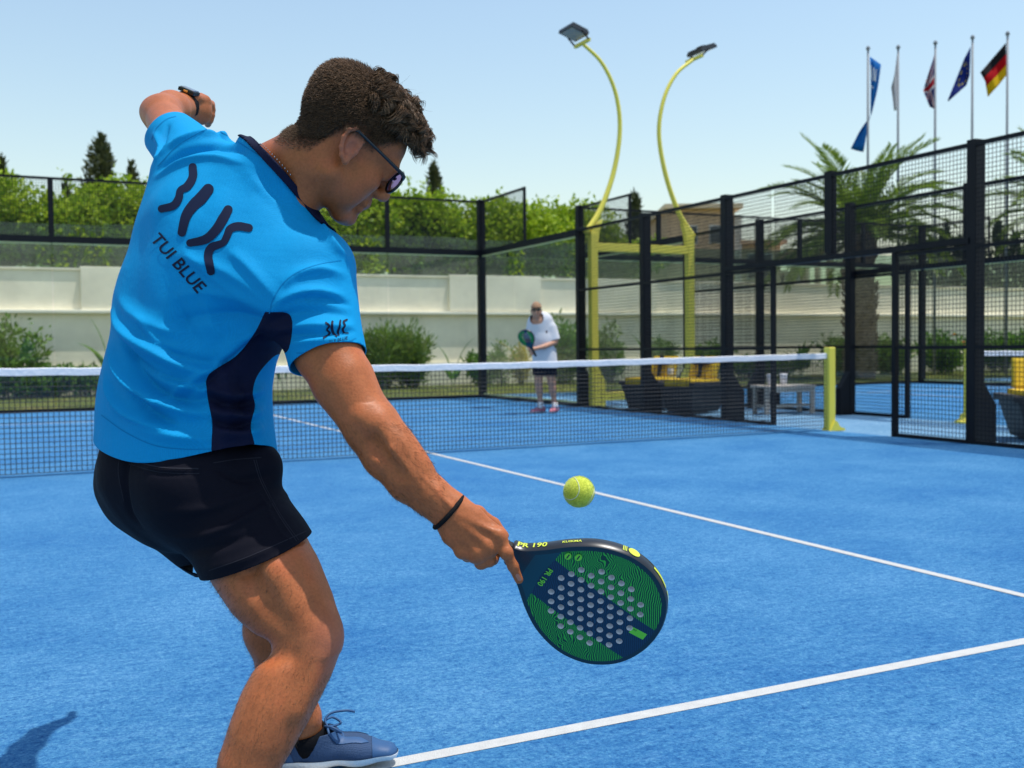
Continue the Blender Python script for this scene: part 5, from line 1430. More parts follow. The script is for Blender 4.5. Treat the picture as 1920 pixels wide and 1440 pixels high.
# -------- hair
def hair():
    fq = Field(*bbox([H(a, b, c) for a in (-.15, .16) for b in (-.12, .12) for c in (-.12, .2)], .02), .003)
    fq.ball(H(-.010, 0, .052), (.088*HS, .105*HS, .0815*HS), HF, .02, axis=HU)
    fq.ball(H(.045, 0, .044), (.066, .058, .066), HF, .03, axis=HU)
    fq.seg(H(-.03, 0, -.015), H(-.052, 0, -.036), .058, .044, None, .03)
    fq.ball(H(-.056, .0, .090), (.046, .060, .056), HF, .03, axis=HU)
    fq.ball(H(.000, .0, .103), (.033, .074, .055), HF, .03, axis=HU)
    fq.ball(H(.042, .0, .099), (.029, .042, .050), HF, .03, axis=HU)
    V, Q = fq.mesh(2); c = headco(V)
    low = hairline(c); sc = low+.004*np.sin(c[:, 0]*160)*np.sin(c[:, 2]*190)-.004-.014*np.clip((.03-c[:, 0])/.03, 0, 1)
    N_ = vnormals(V, Q); rs = np.random.RandomState(5)
    Vh, Th, (Nh0, Nh1, Nh2) = clip(V, tris(Q), sc, [N_[:, 0], N_[:, 1], N_[:, 2]])
    cap = put('hair', Vh, Th, M_SCALP)
    N_ = np.stack([Nh0, Nh1, Nh2], 1); c = headco(Vh)
    # area-weighted random roots
    A = np.linalg.norm(np.cross(Vh[Th[:, 1]]-Vh[Th[:, 0]], Vh[Th[:, 2]]-Vh[Th[:, 0]]), axis=1); pr_ = A/A.sum()
    def roots(n):
        i = rs.choice(len(Th), n, p=pr_); b = rs.dirichlet((1, 1, 1), n)
        P = (Vh[Th[i]]*b[..., None]).sum(1); Nn = (N_[Th[i]]*b[..., None]).sum(1); return P, Nn/np.linalg.norm(Nn, axis=1)[:, None]
    # short sides and back
    P, Nn = roots(17000); cc = headco(P)
    top = np.clip((cc[:, 2]-.085-np.clip(-cc[:, 0]-.02, 0, 1)*.5)/.03, 0, 1)*np.clip((cc[:, 0]+.05)/.02, 0, 1)
    k = rs.rand(len(P)) > top; P, Nn, cc = P[k], Nn[k], cc[k]
    flow = -HU*.75-HF*.55+rs.normal(size=(len(P), 3))*.35
    ln = (.006+.010*np.clip((cc[:, 2]+.02)/.10, 0, 1)+.004*rs.rand(len(P)))[:, None]
    t = np.linspace(0, 1, 4)[None, :, None]
    dirv = Nn*.55+flow*.5; dirv /= np.linalg.norm(dirv, axis=1)[:, None]
    L1 = P[:, None]+dirv[:, None]*ln[:, None]*t-Nn[:, None]*(t**2)*ln[:, None]*.35
    strands(L1-PB, .0006, 'short_hair', M_HAIR, cap)
    hv = hairline(hc); k2 = np.where((hv < .030) & (hv > -.018) & (hc[:, 1] < .03))[0]; nh_ = vnormals(VH, QH)
    i2 = rs.choice(k2, 11000); w2 = np.clip((hv[i2]+.018)/.034, 0, 1)**1.3; i2 = i2[rs.rand(len(i2)) < w2]
    P2 = VH[i2]+rs.normal(size=(len(i2), 3))*.001; N2 = nh_[i2]; d2 = N2*.5+(-HU*.75-HF*.5)*.5+rs.normal(size=P2.shape)*.2; d2 /= np.linalg.norm(d2, axis=1)[:, None]
    L2 = P2[:, None]+d2[:, None]*(.004+.003*rs.rand(len(P2)))[:, None, None]*t
    strands(L2-PB, .0004, 'nape_fade', M_HAIR, cap)
    # long curls on top, combed forward
    P, Nn = roots(40000); cc = headco(P); top = np.clip((cc[:, 2]-.075-np.clip(-cc[:, 0]-.02, 0, 1)*.55)/.035, 0, 1)*np.clip((cc[:, 0]+.05)/.02, 0, 1)
    k = rs.rand(len(P)) < top; P, Nn, cc = P[k][:8200], Nn[k][:8200], cc[k][:8200]
    n = len(P); m = 20; t = np.linspace(0, 1, m)[None, :, None]
    # locks share a centre so that hairs curl together
    nl = 230; li = rs.choice(n, nl, replace=False); lc = P[li]; own = ((P[:, None]-lc[None])**2).sum(2).argmin(1)
    ph = rs.rand(nl)*6.28; cr = .0050+.0048*rs.rand(nl); tw = 8+5*rs.rand(nl); ll = .020+.020*rs.rand(nl); lf = rs.normal(size=(nl, 3))*.26; lift = .22+.40*rs.rand(nl)
    sgn = np.where(rs.rand(nl) < .5, -1, 1)
    cen = np.stack([P[own == i].mean(0) if (own == i).any() else lc[i] for i in range(nl)])
    P = P+(cen[own]-P)*.15
    lN = np.stack([Nn[own == i].mean(0) if (own == i).any() else Nn[0] for i in range(nl)]); lN /= np.linalg.norm(lN, axis=1)[:, None]; Nn = lN[own]
    fl = HF*.85-HL*.10-HU*.02+lf[own]
    fl -= Nn*(fl*Nn).sum(1)[:, None]*.75; fl /= np.linalg.norm(fl, axis=1)[:, None]
    front = np.clip((cc[:, 0]-.05)/.05, 0, 1)
    ln = (ll[own]*(.8+.4*rs.rand(n))*(1+.25*front))[:, None, None]
    side = np.cross(fl, Nn)
    a = ph[own][:, None, None]+(sgn*tw)[own][:, None, None]*t+rs.normal(size=(n, 1, 1))*.10
    r = cr[own][:, None, None]*np.clip(t*2.5, 0, 1)*(1+.07*rs.normal(size=(n, 1, 1)))
    Lg = P[:, None]+fl[:, None]*ln*t+Nn[:, None]*(ln*lift[own][:, None, None]*np.sin(t*2.6)*.45)+side[:, None]*np.sin(a)*r+Nn[:, None]*(np.cos(a)*r+r*.6)
    Lg += (-CU*.9)[None, None]*(t**2.2)*(front[:, None, None]*.014)
    strands(Lg-PB, .0010, 'curls', M_HAIR, cap)
    # forelock hanging over the brow, loose hairs
    F_ = []
    for q in range(480):
        g = q % 16; rg = np.random.RandomState(100+g); b = H(.068+.014*rg.rand(), -.035+.032*rg.normal(), .094+.03*rg.rand())+rs.normal(size=3)*.0016
        off = rg.normal(size=3)*.2; l = .006+.014*rg.rand(); pa = rg.rand()*6.28; ta = 7+4*rg.rand(); ra = .007+.006*rg.rand()
        d = nrm(HF*.7-CU*.35+CR*.1+off*.6+rs.normal(size=3)*.02); s1 = nrm(np.cross(d, HL)); s2 = np.cross(d, s1); tt = np.linspace(0, 1, m)[:, None]
        F_.append(b+d*l*tt-CU*(tt**2)*.010+(s1*np.sin(pa+ta*tt)+s2*np.cos(pa+ta*tt))*ra*np.clip(tt*2, 0, 1))
    strands(np.array(F_)-PB, .0007, 'forelock', M_HAIR, cap)
    for q in range(40):
        b = H(.088, -.05+.01*rs.normal(), .088)+rs.normal(size=3)*.002; tt = np.linspace(0, 1, m)[:, None]; d = nrm(HF*.45-CU*.9+CR*.25)
        F_.append(b+d*.045*tt+CR*np.sin(tt*3.2)*.012+rs.normal(size=3)*.001)
    strands(np.array(F_[-40:])-PB, .0006, 'loose_lock', M_HAIR, cap)
    W_ = []
    for q in range(60):
        i = rs.randint(len(P)); d = nrm(Nn[i]*.8+fl[i]*.6+rs.normal(size=3)*.4); l = .02+.03*rs.rand(); tt = np.linspace(0, 1, m)[:, None]; s1 = nrm(np.cross(d, HL))
        W_.append(P[i]+d*l*tt+s1*np.sin(tt*4+rs.rand()*6)*.006)
    strands(np.array(W_)-PB, .00035, 'stray_hair', M_HAIR, cap)
hair()

# -------- sunglasses
M_LENS = glassy('violet_lens', (.10, .045, .17), gloss=(.5, .4, .65), rough=.03, dirt=.02)
def glasses():
    T = tag(empty('sunglasses', tuple(H(.1, 0, .01))), 'black round sunglasses with violet lenses on the blue-shirted player', 'sunglasses')
    O = np.array(T.location)
    def g(f, l, u): return H(f, l, u)-O
    for s in (-1, 1):
        c = (.116, s*.036, .008)
        ring = [g(c[0]-.004+.003*s*math.cos(a), c[1]+.0255*math.cos(a), c[2]+.0235*math.sin(a)) for a in np.linspace(0, 2*math.pi, 33)]
        MB().tube(ring, .0030, 8, cap=False).build('lens_rim', M_BLKP, T, smooth=True)
        V = [g(c[0]-.004+.0015, c[1], c[2])]+[g(c[0]-.004+.003*s*math.cos(a), c[1]+.0252*math.cos(a), c[2]+.0232*math.sin(a)) for a in np.linspace(0, 2*math.pi, 33)[:-1]]
        pydata('lens', V, [(0, i, i % 32+1) for i in range(1, 33)], M_LENS, T, True)
        MB().tube([g(.114, s*.061, .020), g(.111, s*.070, .024), g(.103, s*.0760, .026), g(.06, s*.0810, .029), g(.015, s*.0850, .032), g(-.012, s*.086, .034), g(-.026, s*.084, .029)], [.004, .0042, .0040, .0034, .0032, .0034, .0036], 8).build('temple_arm', M_BLKP, T, smooth=True)
    MB().tube([g(.113, -.012, .014), g(.117, 0, .018), g(.113, .012, .014)], .0028, 8).build('bridge', M_BLKP, T, smooth=True)
glasses()

# -------- wristband, watch, necklace
def ring_at(c, ax, u, ru, rv, r, n=40, arc=(0, 2*math.pi)):
    ax = nrm(ax); u = nrm(u-ax*(u@ax)); v = np.cross(ax, u)
    return [c+u*ru*math.cos(a)+v*rv*math.sin(a) for a in np.linspace(*arc, n)]
wb = MB(); cwb = J(841, 960, 1.907)
wb.tube(ring_at(np.zeros(3), FA+.25*CF, nrm(.75*CR+.66*CU), 0.0375, .0325, 0), .0046, 8, cap=False)
o = wb.build('wristband', M_RUBBER, None, smooth=True); o.location = cwb; tag(o, 'thin black band round the wrist of the racket hand', 'wristband')
M_GREY = plain('watch_steel', (.35, .38, .42), .25, .7); M_ORB = plain('watch_orange', (.75, .28, .02), .5)
WT = tag(empty('wrist_watch', tuple(J(346, 200, 2.69))), 'black sports watch with orange accent on the raised wrist', 'watch')
wax = nrm(J(376, 204, 2.745)-J(318, 200, 2.58)); wu = nrm(.55*CU+.2*CR-.55*CF)
band = []
Vw = []; Fw = []; n_ = 36
for i in range(n_):
    a = 2*math.pi*i/n_; u_ = nrm(wu-wax*(wu@wax)); v_ = np.cross(wax, u_)
    for r_, s_ in ((.0355, -.011), (.0385, -.011), (.0385, .011), (.0355, .011)): Vw.append(u_*r_*math.cos(a)+v_*r_*.92*math.sin(a)+wax*s_)
for i in range(n_):
    for k in range(4): Fw.append((i*4+k, i*4+(k+1) % 4, ((i+1) % n_)*4+(k+1) % 4, ((i+1) % n_)*4+k))
pydata('watch_strap', Vw, Fw, M_RUBBER, WT)
u_ = nrm(wu-wax*(wu@wax)); v_ = np.cross(wax, u_)
def wbox(name, a, b, c0, c1, mat):
    V = [u_*c+wax*x+v_*y for c in (c0, c1) for x, y in ((-a, -b), (a, -b), (a, b), (-a, b))]
    m = MB(); m.add(V, [(3, 2, 1, 0), (4, 5, 6, 7), (0, 1, 5, 4), (1, 2, 6, 5), (2, 3, 7, 6), (3, 0, 4, 7)]); return m.build(name, mat, WT, bevel=.002)
wbox('watch_case', .019, .022, .0365, .0465, M_BLKP); wbox('watch_face', .016, .019, .0466, .0488, M_GREY); wbox('watch_button', .021, .006, .0385, .0435, M_ORB)
M_SILV = plain('silver_chain', (.62, .60, .56), .25, .9)
nk = MB(); nkc = J(537, 329, 2.09)
for i in range(64):
    a = 2*math.pi*i/64; ax = nkN; uu = nrm(HL-ax*(HL@ax)); vv = np.cross(ax, uu)
    q = uu*.079*math.cos(a)+vv*.079*math.sin(a)
    nk.lathe([(.0004, -.0016), (.0012, 0), (.0004, .0016)], 5, q)
o = nk.build('necklace', M_SILV, None); o.location = nkc; tag(o, 'thin silver chain round the neck just above the navy collar', 'necklace')
o['kind'] = 'stuff'; del o['kind']

# -------- shoes and socks
M_SHOE = clothmat('blue_grey_mesh', (.035, .070, .150), 300, .9, .7, .15, .05, .2); M_SHOE2 = plain('shoe_overlay', (.030, .085, .200), .5, spec=.25); M_SOLE = plain('white_sole', (.75, .76, .78), .6, bump=.4, bscale=150)
M_SOCK = clothmat('black_sock', (.006, .006, .008), 600, .5, sheen=0, spec=.08)
def shoe(ankle, toe, label, which):
    """shoe from the ankle point towards the toe, sole on the court"""
    ank = np.array(ankle); d = np.array(toe)-ank; d[2] = 0; d = nrm(d); s = np.cross(d, [0, 0, 1]); up = np.array([0, 0, 1.0])
    c0 = np.array([ank[0], ank[1], .0065])
    T = tag(empty('shoe', tuple(c0)), label, 'shoe', 'shoes of the blue-shirted player')
    P = lambda x, y, z: d*x+s*y+up*z
    f = Field(*bbox([P(-.10, -.06, 0), P(-.1, .06, .14), P(.24, .06, 0), P(.24, -.06, .14)], .03), .003)
    f.seg(P(-.045, 0, .040), P(.02, 0, .045), (.036, .040), (.040, .042), s, .03)
    f.seg(P(.02, 0, .045), P(.115, 0, .034), (.040, .045), (.045, .030), s, .03)
    f.seg(P(.115, 0, .032), P(.185, .006, .026), (.046, .030), (.034, .020), s, .03)
    f.seg(P(-.05, 0, .06), P(-.035, 0, .095), .034, .036, None, .03); f.seg(P(-.03, 0, .09), P(.03, 0, .085), .037, .034, None, .03)
    V, Q = f.mesh(2); Tq = tris(Q)
    topz = .098-.010*np.clip(V@d/.05, -1, 1); 
    V1, T1, _ = clip(V, Tq, V[:, 2]-.022); V1, T1, _ = clip(V1, T1, .086+.16*np.clip(-.025-V1@d, 0, .1)+.10*np.clip(V1@d-.02, 0, .03)-V1[:, 2])
    u = solid(pydata('upper', V1, T1, M_SHOE, T, True), .004, -1)
    nV1 = vnormals(V1, T1)*.0012
    for nm_, sc_ in (('toe_cap', lambda W: W@d-.150-.03*(W[:, 2]-.03)), ('heel_counter', lambda W: -.042-W@d+.3*(.05-W[:, 2])), ('eyelet_panel', lambda W: .020-np.abs(np.abs(W@s)-.020-.006)*2.2+np.minimum(0, (W@d-.03))+np.minimum(0, (.125-W@d)))):
        Vo, To, _ = clip(V1+nV1, T1, sc_(V1))
        if len(To): solid(pydata(nm_, Vo, To, M_SHOE2, T, True), .001, 0)
    V2, T2, _ = clip(V*np.array([1.0, 1.0, 1.0])+nrm_xy(V, d, s)*.004, Tq, .027-V[:, 2]); V2[:, 2] = np.maximum(V2[:, 2], 0.0)
    pydata('sole', V2, T2, M_SOLE, T, True)
    q = MB()
    for i in range(5):
        x = .045+.018*i; z = .088-.0085*i-.02*max(0, i-2)*.3; q.tube([P(x-.006, -.026, z-.012), P(x-.002, -.014, z+.001), P(x, 0, z+.004), P(x+.002, .014, z+.001), P(x+.006, .026, z-.012)], .0034, 6)
    for sg in (-1, 1):
        q.tube(catmull([P(.045, 0, .092), P(.040, sg*.018, .102), P(.058, sg*.036, .104), P(.078, sg*.034, .090), P(.062, sg*.016, .090), P(.046, 0, .094)], 5), .0030, 6)
    q.tube(catmull([P(.046, 0, .094), P(.040, -.012, .108), P(.056, -.022, .120), P(.092, -.026, .122), P(.112, -.030, .116)], 5), .0030, 6)
    q.build('laces', M_SHOE2, T, smooth=True)
    w = MB()
    for i in range(3): w.tube([P(.03+.03*i, -.043, .03), P(.045+.03*i, -.041, .052-.004*i), P(.055+.03*i, -.03, .068-.006*i)], .0022, 5)
    w.build('side_stripe', M_SHOE2, T, smooth=True)
    return T
def nrm_xy(V, d, s):
    a = np.stack([(V@d-.05)/.14, V@s/.045], 1); a /= np.linalg.norm(a, axis=1)[:, None]+1e-6
    return a[:, :1]*d+a[:, 1:]*s
LANK = J(579, 1400, 2.515); RANK = J(424, 1592, 1.86)
shoe((LANK[0], LANK[1], 0), J(730, 1425, 2.55), 'blue-grey running shoe with white sole on the white line', 0)
shoe((RANK[0], RANK[1], 0), J(560, 1620, 1.90), 'blue-grey running shoe of the nearer foot, below the picture edge', 1)
for A, B, nm in ((LANK, J(571, 1367, 2.503), 0), (RANK, J(430, 1548, 1.868), 1)):
    sk = MB(); ax = nrm(np.array(B)-A); pts = [np.array([A[0], A[1], .06])-PB, A-PB, np.array(B)-PB]
    sk.tube(pts, [.045, .0445, .0470], 24, cap=False); solid(sk.build('sock', M_SOCK, player, smooth=True), .003, 0)

# -------- racket
M_RFACE = None
RA_ = nrm(.859*CR-.513*CU+.06*CF); B0_ = nrm(.513*CR+.859*CU); RB_ = nrm(math.cos(.42)*B0_-math.sin(.42)*CF); RB_ = nrm(RB_-RA_*(RB_@RA_)); RN_ = np.cross(RA_, RB_)
if RN_@CF > 0: RN_ = -RN_
RO_ = J(840, 966, 1.938)                          # butt of the grip
def outline(n=120):
    """half-width of the racket along its axis (m from the butt): throat to tip"""
    ctl = [(.135, .019), (.155, .026), (.185, .050), (.22, .083), (.26, .111), (.305, .127), (.345, .129), (.385, .118), (.420, .092), (.440, .062), (.4505, .030), (.4535, .0)]
    c = np.array(catmull([(*p, 0) for p in ctl], 8))[:, :2]; c[:, 1] = np.maximum(c[:, 1], 0)
    return c
def racket_face_mat():
    m, t, b = _mat('racket_face'); L = t.links.new
    uv = N(t, 'ShaderNodeUVMap'); sp = N(t, 'ShaderNodeSeparateXYZ'); L(uv.outputs[0], sp.inputs[0]); x, y = sp.outputs[0], sp.outputs[1]
    nz = N(t, 'ShaderNodeTexNoise', i_Scale=26.0, i_Detail=2.0); L(uv.outputs[0], nz.inputs['Vector'])
    cen = mth(t, 'SUBTRACT', 1.0, mth(t, 'MULTIPLY', mth(t, 'ABSOLUTE', mth(t, 'SUBTRACT', x, .30)), 7.0))
    wob = mth(t, 'MULTIPLY', mth(t, 'SUBTRACT', nz.outputs['Fac'], .5), mth(t, 'MULTIPLY', mth(t, 'MAXIMUM', cen, 0.0), .045))
    ph = mth(t, 'ADD', mth(t, 'SUBTRACT', mth(t, 'MULTIPLY', x, .86), mth(t, 'MULTIPLY', y, -.5)), wob)
    st = mth(t, 'GREATER_THAN', mth(t, 'SINE', mth(t, 'MULTIPLY', ph, 2*math.pi/.0036)), .25)
    gr = mixc(t, st, (.006, .045, .034), (.035, .42, .045))
    nv = mixc(t, st, (.006, .022, .055), (.008, .045, .10))
    # green bands above and below a navy band that runs along the head
    up = mth(t, 'GREATER_THAN', mth(t, 'SUBTRACT', y, mth(t, 'MULTIPLY', mth(t, 'SUBTRACT', x, .19), -.10)), .046)
    dn = mth(t, 'LESS_THAN', mth(t, 'ADD', y, mth(t, 'MULTIPLY', mth(t, 'SUBTRACT', x, .19), .10)), -.043)
    c = mixc(t, mth(t, 'MAXIMUM', up, dn), nv, gr)
    edge = mth(t, 'LESS_THAN', x, mth(t, 'ADD', .205, mth(t, 'MULTIPLY', mth(t, 'ABSOLUTE', y), .12)))
    c = mixc(t, edge, c, (.006, .055, .085))
    lab = mth(t, 'MULTIPLY', mth(t, 'MULTIPLY', mth(t, 'GREATER_THAN', x, .405), mth(t, 'LESS_THAN', x, .436)), mth(t, 'LESS_THAN', mth(t, 'ABSOLUTE', mth(t, 'SUBTRACT', y, -.002)), .0075))
    c = mixc(t, lab, c, (.16, .62, .04))
    rim = N(t, 'ShaderNodeAttribute', attribute_name='rim')
    c = mixc(t, mth(t, 'LESS_THAN', rim.outputs['Fac'], .0085), c, (.008, .030, .048))
    L(c, b.inputs['Base Color']); b.inputs['Roughness'].default_value = .38; b.inputs['Specular IOR Level'].default_value = .4
    bp = N(t, 'ShaderNodeBump', i_Strength=.2, i_Distance=.0006); L(st, bp.inputs['Height']); L(bp.outputs[0], b.inputs['Normal'])
    return m
M_RFACE = racket_face_mat(); M_RWALL = plain('racket_frame', (.016, .018, .022), .33, var=.25, scale=30); M_FOAM = plain('white_foam', (.80, .80, .82), .7)
M_GRIP = plain('black_grip', (.014, .014, .015), .65, bump=.6, bscale=300); M_LIME = plain('lime_print', (.60, .68, .05), .5); M_LIME2 = plain('green_print', (.18, .62, .04), .5)
TH = .019
def racket(label, cat_loc):
    T = tag(empty('padel_racket', (0, 0, 0)), label, 'racket')
    half = outline(); top = half; bot = half[::-1][1:-1]*[1, -1]
    loop = np.concatenate([top, bot]); n = len(loop)
    inset = 0
    # holes in slanted rows
    holes = []
    for i in range(-5, 6):
        for j in range(-5, 6):
            x = .315+.0215*i+.0105*(j % 2)*1.0; y = .0185*j
            if ((x-.322)/.088)**2+(y/.088)**2 < 1 and x < .402: holes.append((x, y))
    r = .0062; hn = 12
    P2 = [tuple(p) for p in loop]; E2 = [(i, (i+1) % n) for i in range(n)]
    for hx, hy in holes:
        b = len(P2); P2 += [(hx+r*math.cos(2*math.pi*k/hn), hy+r*math.sin(2*math.pi*k/hn)) for k in range(hn)]; E2 += [(b+k, b+(k+1) % hn) for k in range(hn)]
    # inner rim loop for the border line
    res = geometry.delaunay_2d_cdt([Vector(p) for p in P2], E2, [], 1, 1e-6)
    V2 = np.array([tuple(v) for v in res[0]]); F2 = []
    for f in res[2]:
        c = V2[list(f)].mean(0)
        if all((c[0]-hx)**2+(c[1]-hy)**2 > (r*.95)**2 for hx, hy in holes): F2.append(tuple(f))
    rim = np.array([np.sqrt(((loop-p)**2).sum(1)).min() for p in V2])
    for side, nm in ((1, 'front_face'), (-1, 'back_face')):
        V3 = np.column_stack([V2, np.full(len(V2), side*TH)]); V3[:, 2] -= side*.004*np.clip(1-rim/.006, 0, 1)
        o = pydata(nm, V3, [f if side > 0 else f[::-1] for f in F2], M_RFACE, T)
        uvl = o.data.uv_layers.new(name='UVMap')
        for l in o.data.loops: uvl.data[l.index].uv = tuple(V2[l.vertex_index])
        set_attr(o, 'rim', rim)
    # frame wall: rounded band round the outline
    prof = [(-.0005, TH-.004), (.0022, TH-.008), (.0032, 0), (.0022, -TH+.008), (-.0005, -TH+.004)]
    d = np.roll(loop, -1, 0)-np.roll(loop, 1, 0); nn = np.stack([d[:, 1], -d[:, 0]], 1); nn /= np.linalg.norm(nn, axis=1)[:, None]
    if (nn*(loop-[.3, 0])).sum() < 0: nn = -nn
    V = [(*(loop[i]+nn[i]*o_), z) for i in range(n) for o_, z in prof]; k = len(prof)
    Fc = [(i*k+j, ((i+1) % n)*k+j, ((i+1) % n)*k+j+1, i*k+j+1) for i in range(n) for j in range(k-1)]
    m = MB(); m.add(V, Fc); m.build('frame', M_RWALL, T, smooth=True)
    hm = bpy.data.meshes.new('hole_lining'); hv = [(r*math.cos(2*math.pi*q/hn), r*math.sin(2*math.pi*q/hn), z) for z in (-TH, TH) for q in range(hn)]
    hm.from_pydata(hv, [], [(q, hn+q, hn+(q+1) % hn, (q+1) % hn) for q in range(hn)]); hm.update(); hm.materials.append(M_FOAM)
    for hx, hy in holes:
        o = link_mesh('hole_lining', hm, None, T, True); o.location = (hx, hy, 0)
    # grip: eight-sided handle with wrapped tape ridges, end cap, throat
    g = MB(); K = 40
    V = []; Fc = []
    for i in range(K+1):
        x = .0+.145*i/K; rr = 1+.05*((i*.5) % 1 < .5); cap = min(1, .8+i*.1)
        for q in range(8):
            a = 2*math.pi*(q+.5)/8; V.append((x, .0175*rr*cap*math.cos(a), .0155*rr*cap*math.sin(a)))
    for i in range(K):
        for q in range(8): Fc.append((i*8+q, i*8+(q+1) % 8, (i+1)*8+(q+1) % 8, (i+1)*8+q))
    Fc += [tuple(range(8)), tuple(range(K*8, K*8+8))]
    g.add(V, Fc); g.build('grip', M_GRIP, T)
    # prints on face
    zt = TH+.0004
    def txt(body, org, ang, size, mat, name, bold=.01, z=zt):
        V_, F_ = text_mesh(body, bold); ca, sa = math.cos(ang), math.sin(ang)
        pydata(name, [(org[0]+size*(x*ca-y*sa), org[1]+size*(x*sa+y*ca), z) for x, y in V_], F_, mat, T)
    txt('PR 190', (.209, .024), -math.pi/2, .0150, M_LIME2, 'face_lettering', .02)
    txt('0.3', (.4085, .0005), 0, .005, M_RWALL, 'face_mark', .02, zt+.0003)
    for cx, cy in ((.226, .066), (.243, .075)):
        m = MB(); m.add([(cx, cy, zt)]+[(cx+.0062*math.cos(a), cy+.0075*math.sin(a), zt) for a in np.linspace(0, 2*math.pi, 19)[:-1]], [(0, i, i % 18+1) for i in range(1, 19)]); m.build('face_emblem', M_LIME2, T)
        m = MB(); m.add([(cx-.0012, cy-.005, zt+.0003), (cx+.0012, cy-.005, zt+.0003), (cx+.0012, cy+.005, zt+.0003), (cx-.0012, cy+.005, zt+.0003)], [(0, 1, 2, 3)]); m.build('emblem_bar', M_RFACE if False else M_RWALL, T)
    # prints on the upper side wall: laid along its length
    arc = np.concatenate([[0], np.cumsum(np.linalg.norm(np.diff(top, axis=0), axis=1))])
    dn = np.gradient(top, axis=0); dn /= np.linalg.norm(dn, axis=1)[:, None]; nt_ = np.stack([-dn[:, 1], dn[:, 0]], 1)
    def wall(s, h, off=.0042):
        p = np.array([np.interp(s, arc, top[:, j]) for j in (0, 1)]); q = np.array([np.interp(s, arc, nt_[:, j]) for j in (0, 1)]); q /= np.linalg.norm(q)+1e-9
        o_ = off-.0012*(h/TH)**2; return (*(p+q*o_), h)
    def wtxt(body, s0, size, mat, name, h0, bold=.015, flip=1):
        V_, F_ = text_mesh(body, bold); pydata(name, [wall(s0+x*size, -(h0+y*size)) for x, y in V_], F_, mat, T)
    wtxt('PR 190', .004, .0205, M_LIME, 'frame_lettering', -.007, .02)
    wtxt('KUIKMA', .092, .0098, M_LIME, 'frame_lettering', -.004, .015)
    m = MB(); s0 = .226; m.add([wall(s0, 0)]+[wall(s0+.0115*math.cos(a), .0105*math.sin(a)) for a in np.linspace(0, 2*math.pi, 21)[:-1]], [(0, i, i % 20+1) for i in range(1, 21)]); m.build('frame_emblem', M_LIME, T)
    m = MB()
    for q in range(3): m.add([wall(.204+.003*q, -.008), wall(.2055+.003*q, -.008), wall(.2055+.003*q, .008), wall(.204+.003*q, .008)], [(0, 1, 2, 3)])
    m.build('frame_mark', M_LIME, T)
    for s0, s1 in ((.272, .318), (.325, .372)):
        m = MB(); K = 12
        V = [wall(s0+(s1-s0)*i/K, h) for i in range(K+1) for h in (-.0035, .0035)]
        m.add(V, [(2*i, 2*i+2, 2*i+3, 2*i+1) for i in range(K)]); m.build('frame_stripe', M_LIME, T)
    return T
rk = racket('dark blue and green padel racket with round holes in the near player\'s hand', None)
RM = Matrix.Identity(4)
for i in range(3):
    RM[i][0] = RA_[i]; RM[i][1] = RB_[i]; RM[i][2] = RN_[i]; RM[i][3] = RO_[i]
if RM.to_3x3().determinant() < 0:
    for i in range(3): RM[i][1] = RB_[i]; RM[i][2] = RN_[i]
rk.matrix_world = RM

# -------- ball
M_BALL = None
def ballmat():
    m, t, b = _mat('tennis_felt'); L = t.links.new; tc = N(t, 'ShaderNodeTexCoord')
    n1 = N(t, 'ShaderNodeTexNoise', i_Scale=330.0, i_Detail=4.0); L(tc.outputs['Object'], n1.inputs['Vector'])
    r = ramp(t, n1.outputs['Fac'], [(.3, (.44, .50, .03)), (.7, (.70, .74, .08))]); L(r.outputs[0], b.inputs['Base Color'])
    b.inputs['Roughness'].default_value = .95; b.inputs['Sheen Weight'].default_value = .6; b.inputs['Sheen Tint'].default_value = (.9, 1, .5, 1)
    bp = N(t, 'ShaderNodeBump', i_Strength=.7, i_Distance=.001); L(n1.outputs['Fac'], bp.inputs['Height']); L(bp.outputs[0], b.inputs['Normal']); return m
def ball():
    c = J(1085.5, 922, 2.19); T = tag(empty('tennis_ball', tuple(c)), 'yellow-green ball in mid-air just above the racket', 'ball')
    V, Fc = ico(5); r = .0325; V = V*r*(1+.004*NR.normal(size=(len(V), 1)))
    pydata('felt', V, Fc, ballmat(), T, True)
    fz = NR.normal(size=(5000, 3)); fz /= np.linalg.norm(fz, axis=1)[:, None]; dz = nz_ = fz+NR.normal(size=fz.shape)*.7; t = np.linspace(0, 1, 3)[None, :, None]
    strands(fz[:, None]*r+dz[:, None]*.0014*t, .00022, 'fuzz', T.children[0].data.materials[0], T)
    a = np.linspace(0, 2*math.pi, 161); s = .44
    cur = np.stack([np.cos(a)+.0*a, np.sin(a), np.sin(2*a)*.0], 1)
    A_, B_ = .75, .25
    X = A_*np.cos(a)+B_*np.cos(3*a); Y = A_*np.sin(a)-B_*np.sin(3*a); Z = 2*math.sqrt(A_*B_)*np.sin(2*a)
    q = np.stack([X, Y, Z], 1); q /= np.linalg.norm(q, axis=1)[:, None]
    B = np.stack([nrm(.3*CR-.35*CU-.88*CF), nrm(.25*CR-.9*CU+.4*CF), np.zeros(3)], 0); B[1] = nrm(B[1]-B[0]*(B[1]@B[0])); B[2] = np.cross(B[0], B[1])
    q = q[:, [2, 0, 1]]@B
    m = MB(); m.tube([tuple(p*r*1.003) for p in q], .0011, 6, cap=False); m.build('seam', plain('ball_seam', (.62, .66, .42), .8), T, smooth=True)
ball()

